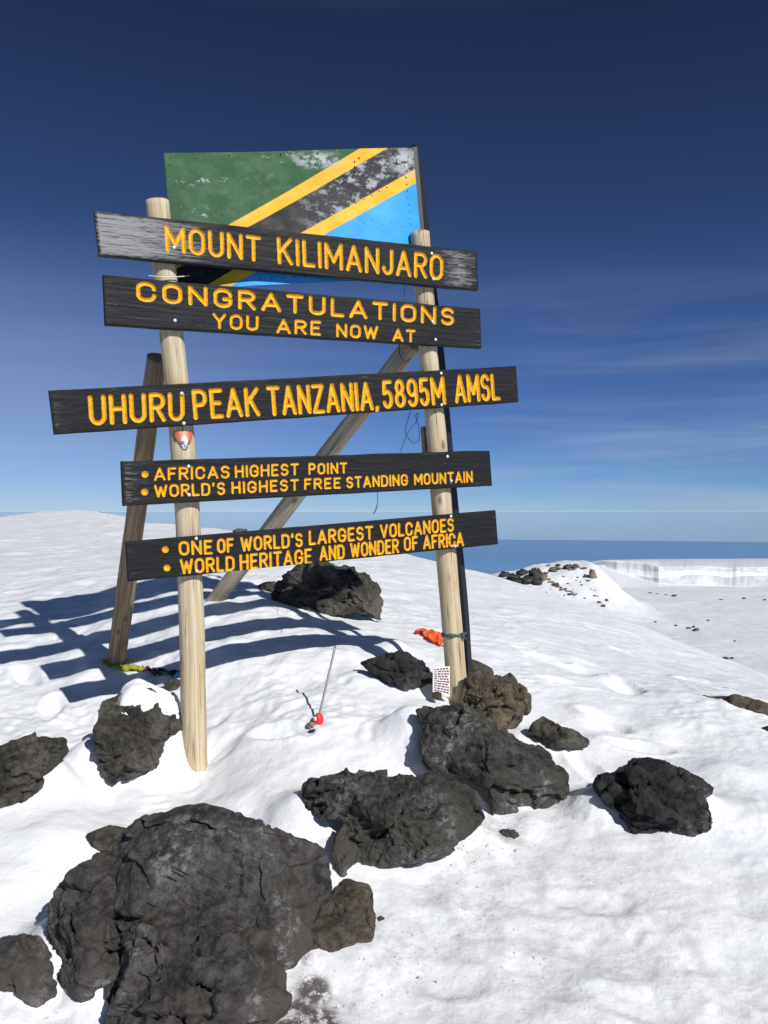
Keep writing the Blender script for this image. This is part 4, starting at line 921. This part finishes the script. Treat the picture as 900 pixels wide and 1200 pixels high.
# ---- sticker on the left post: shield with an orange sky, white mountain and dark lower lines
def sticker():
    m = M('printed_sticker'); g = m.attr('st'); s = m.n('ShaderNodeSeparateXYZ', {0: g}); u, v = s.outputs['X'], s.outputs['Y']
    red = m.mix(m.rng(m.math('ABSOLUTE', u), .1, .8), (.72, .40, .20), (.62, .13, .08))
    mt = m.math('SUBTRACT', .84, m.math('MULTIPLY', m.math('ABSOLUTE', u), .75)); ht = m.math('ADD', mt, m.math('MULTIPLY', m.math('SUBTRACT', m.noise(m.map(g, (5, 5, 1)), 1., 3), .5), .35))
    col = m.mix(m.rng(m.math('SUBTRACT', v, ht), -.02, .02), (.74, .75, .76), red)
    wv = m.noise(m.map(g, (2.2, 9, 1), (1, 4, 0)), 1., 4, .6)
    lowm = m.math('MULTIPLY', m.rng(v, .5, .4), m.rng(wv, .47, .53)); col = m.mix(lowm, col, (.05, .07, .09))
    m.fin(col, .4, Specular_IOR_Level=.4)
    V, A = [], []; cx0 = 211.8
    n1, n2 = 16, 22
    top = on_plane(211, 506, BT); mid = on_plane(212.5, 516, BT+.062)
    ax = spline(lpath, 110); kz = lambda z: np.array([np.interp(-z, -ax[:, 2], ax[:, k]) for k in range(3)])
    for j in range(n2+1):
        v = j/n2; py = 526-v*20.5; hw = .038*(min(1, .22+1.2*v)); z = on_plane(212, py, BT)[2]; cc = kz(z)
        for i in range(n1+1):
            u = i/n1*2-1; an = math.asin(max(-.9, min(.9, u*hw/.0605)))
            V.append(cc+(E1*math.sin(an)-NB*math.cos(an))*.0640); A.append((u, v, 0))
    mesh_obj('sticker', np.array(V), grid_faces(n2+1, n1+1), m.m, post_l, True, None, {'st': ('FLOAT_VECTOR', np.array(A))})
sticker()

# ------------------------------------------------------------------ small things about the sign
def wire(name, pts, r, mat, label, cat, n=80, seg=6):
    V, Fc, G = tube(spline(pts, n), r, seg); return tag(mesh_obj(name, V, Fc, mat, None, True), label, cat)
MAT['dark_wire'] = mat_plain('dark_wire', (.02, .02, .022), .5)
MAT['green_wire'] = mat_plain('teal_twine', (.07, .13, .13), .7)
MAT['white_cord'] = mat_plain('white_cord', (.75, .76, .78), .6)
MAT['red'] = mat_plain('red_plastic', (.72, .03, .035), .35, 0, .5, .15, 30)
MAT['grey_rod'] = mat_plain('dull_metal_rod', (.34, .34, .36), .42, .6)
w3 = lambda x, y, off=.10: on_plane(x, y, off)
# binding round the right post
axr = spline(rpath, 110); zz = on_plane(531.5, 746, BT)[2]; cc = np.array([np.interp(-zz, -axr[:, 2], axr[:, k]) for k in range(3)])
ring = []
for k in range(4*24+1):
    a = 2*math.pi*k/24; ring.append(cc+(E1*math.cos(a)+NB*math.sin(a))*(.0605+.002*math.sin(k*1.7))+np.array([0, 0, -.008+.005*(k/24)+.004*math.sin(a*2+k)]))
kn = cc+E1*.035-NB*.06
ring += [kn+E1*.012*math.sin(j*2.1)-NB*(.004+.004*math.cos(j*1.3))+np.array([0, 0, .018*math.sin(j*1.1)]) for j in range(26)]
V, Fc, G = tube(np.array(ring), .0028, 6); tag(mesh_obj('twine_binding', V, Fc, MAT['green_wire'], None, True), 'teal twine bound and knotted round the right post near its foot', 'twine')
wire('loose_wire', [w3(482, 478), w3(478, 492), w3(474, 505), w3(479, 515), w3(486, 521), w3(492, 515), w3(491, 500), w3(486, 486), w3(490, 482), w3(489, 494), w3(483, 500), w3(477, 508), w3(473, 519), w3(469, 530)], .0018, MAT['dark_wire'], 'thin dark wire loop hanging behind the longest board near the right post', 'wire', 120)
wire('loose_wire', [w3(442.5, 574), w3(442.5, 583), w3(443, 588), w3(440, 597), w3(437, 603), w3(440, 600), w3(443, 592)], .0016, MAT['dark_wire'], 'short dark wire end dangling below the fourth board', 'wire', 50)
b0 = lambda x, y: t2+(at(x, y, t2[1]-.06)-t2)
wire('loose_wire', [b0(468, 402), b0(467.5, 412), b0(470, 420), b0(476, 425), b0(481, 420)], .0022, MAT['dark_wire'], 'dark wire loop round the top of the slanting brace', 'wire', 50)
wire('loose_wire', [w3(474.5, 332, .05), w3(474, 342, .06), w3(474.3, 358, .05)], .0014, MAT['dark_wire'], 'thin dark wire between the two topmost boards by the right post', 'wire', 30)
wire('white_cord', [w3(174, 323, .06), w3(186, 324.5, .025), w3(200, 325, .022), w3(214, 324, .05), w3(222, 323, .10)], .0026, MAT['white_cord'], 'white cord tied across the left post above the second board', 'cord', 40)

# stake with a red knob stuck in the snow
ps = ground(373, 846)+np.array([0, 0, .012]); pe = at(393, 757, ps[1]+.12)
stake = empty('marker_stake', ps, 'thin grey metal stake with a red knob standing in the snow', 'stake')
V, Fc, G = tube(spline([ps, ps*.5+pe*.5, pe], 20), .0055, 10); mesh_obj('rod', V, Fc, MAT['grey_rod'], stake, True, ps)
D, Fi = ico(4); kb = D*np.array([.024, .022, .034])*(1+.06*np.abs(np.sin(D[:, 2:]*9)))+ps+np.array([.002, -.012, .0])
mesh_obj('knob', kb, Fi, MAT['red'], stake, True, ps)
m = M('knob_label'); mesh_obj('knob_label', (ico(2)[0]*np.array([.008, .004, .011]))+ps+np.array([-.012, -.036, .012]), ico(2)[1], m.fin((.75, .72, .7), .5), stake, True, ps)
def crumple(name, c_, size, mat, label, cat, seed, sub=4):
    D, Fi = ico(sub); L = D*np.array(size)*(1+.45*ridged(D*1.6, seed, 3)[:, None]-.45); return tag(mesh_obj(name, L+c_, Fi, mat, None, False), label, cat)
crumple('crumpled_wrapper', ground(365, 853)+np.array([0, 0, .010]), (.022, .02, .017), mat_plain('brown_wrapper', (.30, .19, .12), .5), 'crumpled brown wrapper lying beside the red knob', 'wrapper', 4)
crumple('plastic_scrap', ground(367, 858)+np.array([.004, 0, .004]), (.024, .012, .009), mat_plain('navy_plastic', (.02, .03, .08), .35), 'scrap of navy blue plastic below the brown wrapper', 'litter', 6)

# paper notice at the foot of the right post
def notice():
    bl, br = on_plane(507, 812, .02), on_plane(527.5, 822, .015); tl, tr = on_plane(507, 786, .05), on_plane(527.5, 784, .045)
    tl[2] = bl[2]+.125; tr[2] = tl[2]+.004; br[2] = bl[2]-.035
    m = M('white_notice'); o = m.obj(); mt = m.fin(m.mix(m.rng(m.noise(o, 40, 4), .4, .7, 0, .4), (.80, .79, .78), (.62, .6, .58)), .5)
    root = empty('paper_notice', bl, 'small white notice printed with red lines at the foot of the right post', 'notice')
    N_ = np.cross(tr-tl, tl-bl); N_ /= np.linalg.norm(N_); N_ = N_ if N_[1] < 0 else -N_
    n1, n2 = 12, 14; P = lambda s, t: (bl*(1-s)+br*s)*(1-t)+(tl*(1-s)+tr*s)*t+N_*.004*math.sin(s*3+t)
    V = [P(i/n1, j/n2) for j in range(n2+1) for i in range(n1+1)]; V = np.array(V+[v-N_*.002 for v in V]); k = (n1+1)*(n2+1); g = [tuple(f) for f in grid_faces(n2+1, n1+1)]
    rim = list(range(n1+1))+[j*(n1+1)+n1 for j in range(1, n2+1)]+[n2*(n1+1)+i for i in range(n1-1, -1, -1)]+[j*(n1+1) for j in range(n2-1, 0, -1)]
    mesh_obj('sheet', V, g+[tuple(x+k for x in reversed(f)) for f in g]+[(rim[(q+1) % len(rim)], rim[q], rim[q]+k, rim[(q+1) % len(rim)]+k) for q in range(len(rim))], mt, root, True, bl)
    rs = random.Random(3); V, Fc = [], []
    for row in range(10):
        t = .93-row*.088; s = .08
        while s < .88:
            w = rs.uniform(.06, .2); e = min(s+w, .93); h = .027; b = len(V)
            V += [P(s, t-h)+N_*.0012, P(e, t-h)+N_*.0012, P(e, t+h)+N_*.0012, P(s, t+h)+N_*.0012]; Fc.append((b, b+1, b+2, b+3)); s = e+.045
    mesh_obj('print', np.array(V), Fc, mat_plain('red_black_print', (.16, .05, .05), .6), root, False, bl)
notice()
crumple('rock', on_plane(512, 817, 0)+np.array([0, 0, .01]), (.025, .02, .018), MAT['rock_red'], 'small reddish stone weighing down the corner of the paper notice', 'rock', 9)

# fabric
def cloth(name, pts, width, mats, label, cat, seed, fold=.02, n=70, nw=10, lift=.0):
    P = spline(pts, n); T = np.gradient(P, axis=0); T /= np.linalg.norm(T, axis=1)[:, None]; side = np.cross(T, [0, 0, 1.]); side /= np.linalg.norm(side, axis=1)[:, None]
    w = np.interp(np.linspace(0, 1, n), np.linspace(0, 1, len(width)), width); V, A = [], []
    for i in range(n):
        for j in range(nw+1):
            q = j/nw*2-1; nz = pn(np.array([[P[i][0]*16+q*1.4, P[i][1]*16, q*1.7]]), seed)[0]; n2 = pn(np.array([[P[i][0]*40, P[i][1]*40+q*3, q*2.]]), seed+5)[0]
            V.append(P[i]+side[i]*q*w[i]*(1+.3*n2)+np.array([0, 0, fold*(nz+.5*n2)+(1-q*q)*w[i]*.45+.35*fold*abs(math.sin(9*q+14*i/n+3*nz))+lift])); A.append((i/n, q, 0))
    V = np.array(V); o = mesh_obj(name, V, grid_faces(n, nw+1), mats, None, True, None, {'st': ('FLOAT_VECTOR', np.array(A))})
    md = o.modifiers.new('thickness', 'SOLIDIFY'); md.thickness = .002
    return tag(o, label, cat)
MAT['orange'] = mat_plain('orange_fabric', (.92, .15, .045), .7, 0, .2, .1)
MAT['lime'] = mat_plain('yellow_green_fabric', (.42, .43, .03), .7, 0, .2, .3)
gg = lambda x, y, dz=.0: ground(x, y)+np.array([0, 0, dz])
cloth('orange_cloth', [gg(487, 742), gg(497, 742), gg(506, 745), gg(513, 752), gg(520, 758)], [.015, .05, .06, .045, .03], MAT['orange'], 'crumpled orange cloth lying on snow behind the right post', 'cloth', 3, .03)
cloth('yellow_strap', [gg(118, 776), gg(128, 781), gg(142, 783), gg(156, 784), gg(170, 787)], [.02, .034, .034, .028, .01], MAT['lime'], 'yellow green fabric strap round the foot of the rear leg', 'strap', 5, .02)
m = M('flag_string'); g_ = m.attr('st'); u_ = m.n('ShaderNodeSeparateXYZ', {0: g_}).outputs['X']
rp_ = m.n('ShaderNodeValToRGB', {0: u_}); e = rp_.color_ramp; e.interpolation = 'CONSTANT'
for p_, c_ in [(.0, (.35, .14, .09)), (.18, (.02, .02, .022)), (.5, (.02, .16, .05)), (.62, (.015, .02, .03)), (.76, (.05, .22, .55))]:
    el = e.elements[0] if p_ == 0 else e.elements.new(p_); el.position = p_; el.color = (*c_, 1)
e.elements[len(e.elements)-1].color = (.05, .22, .55, 1)
cloth('flag_bunting', [gg(168, 785), gg(182, 788), gg(195, 790), gg(206, 792), gg(220, 793)], [.015, .028, .03, .028, .025], m.fin(rp_.outputs[0], .7), 'string of dark, green and blue flags trailing on snow to the front post', 'bunting', 8, .025)
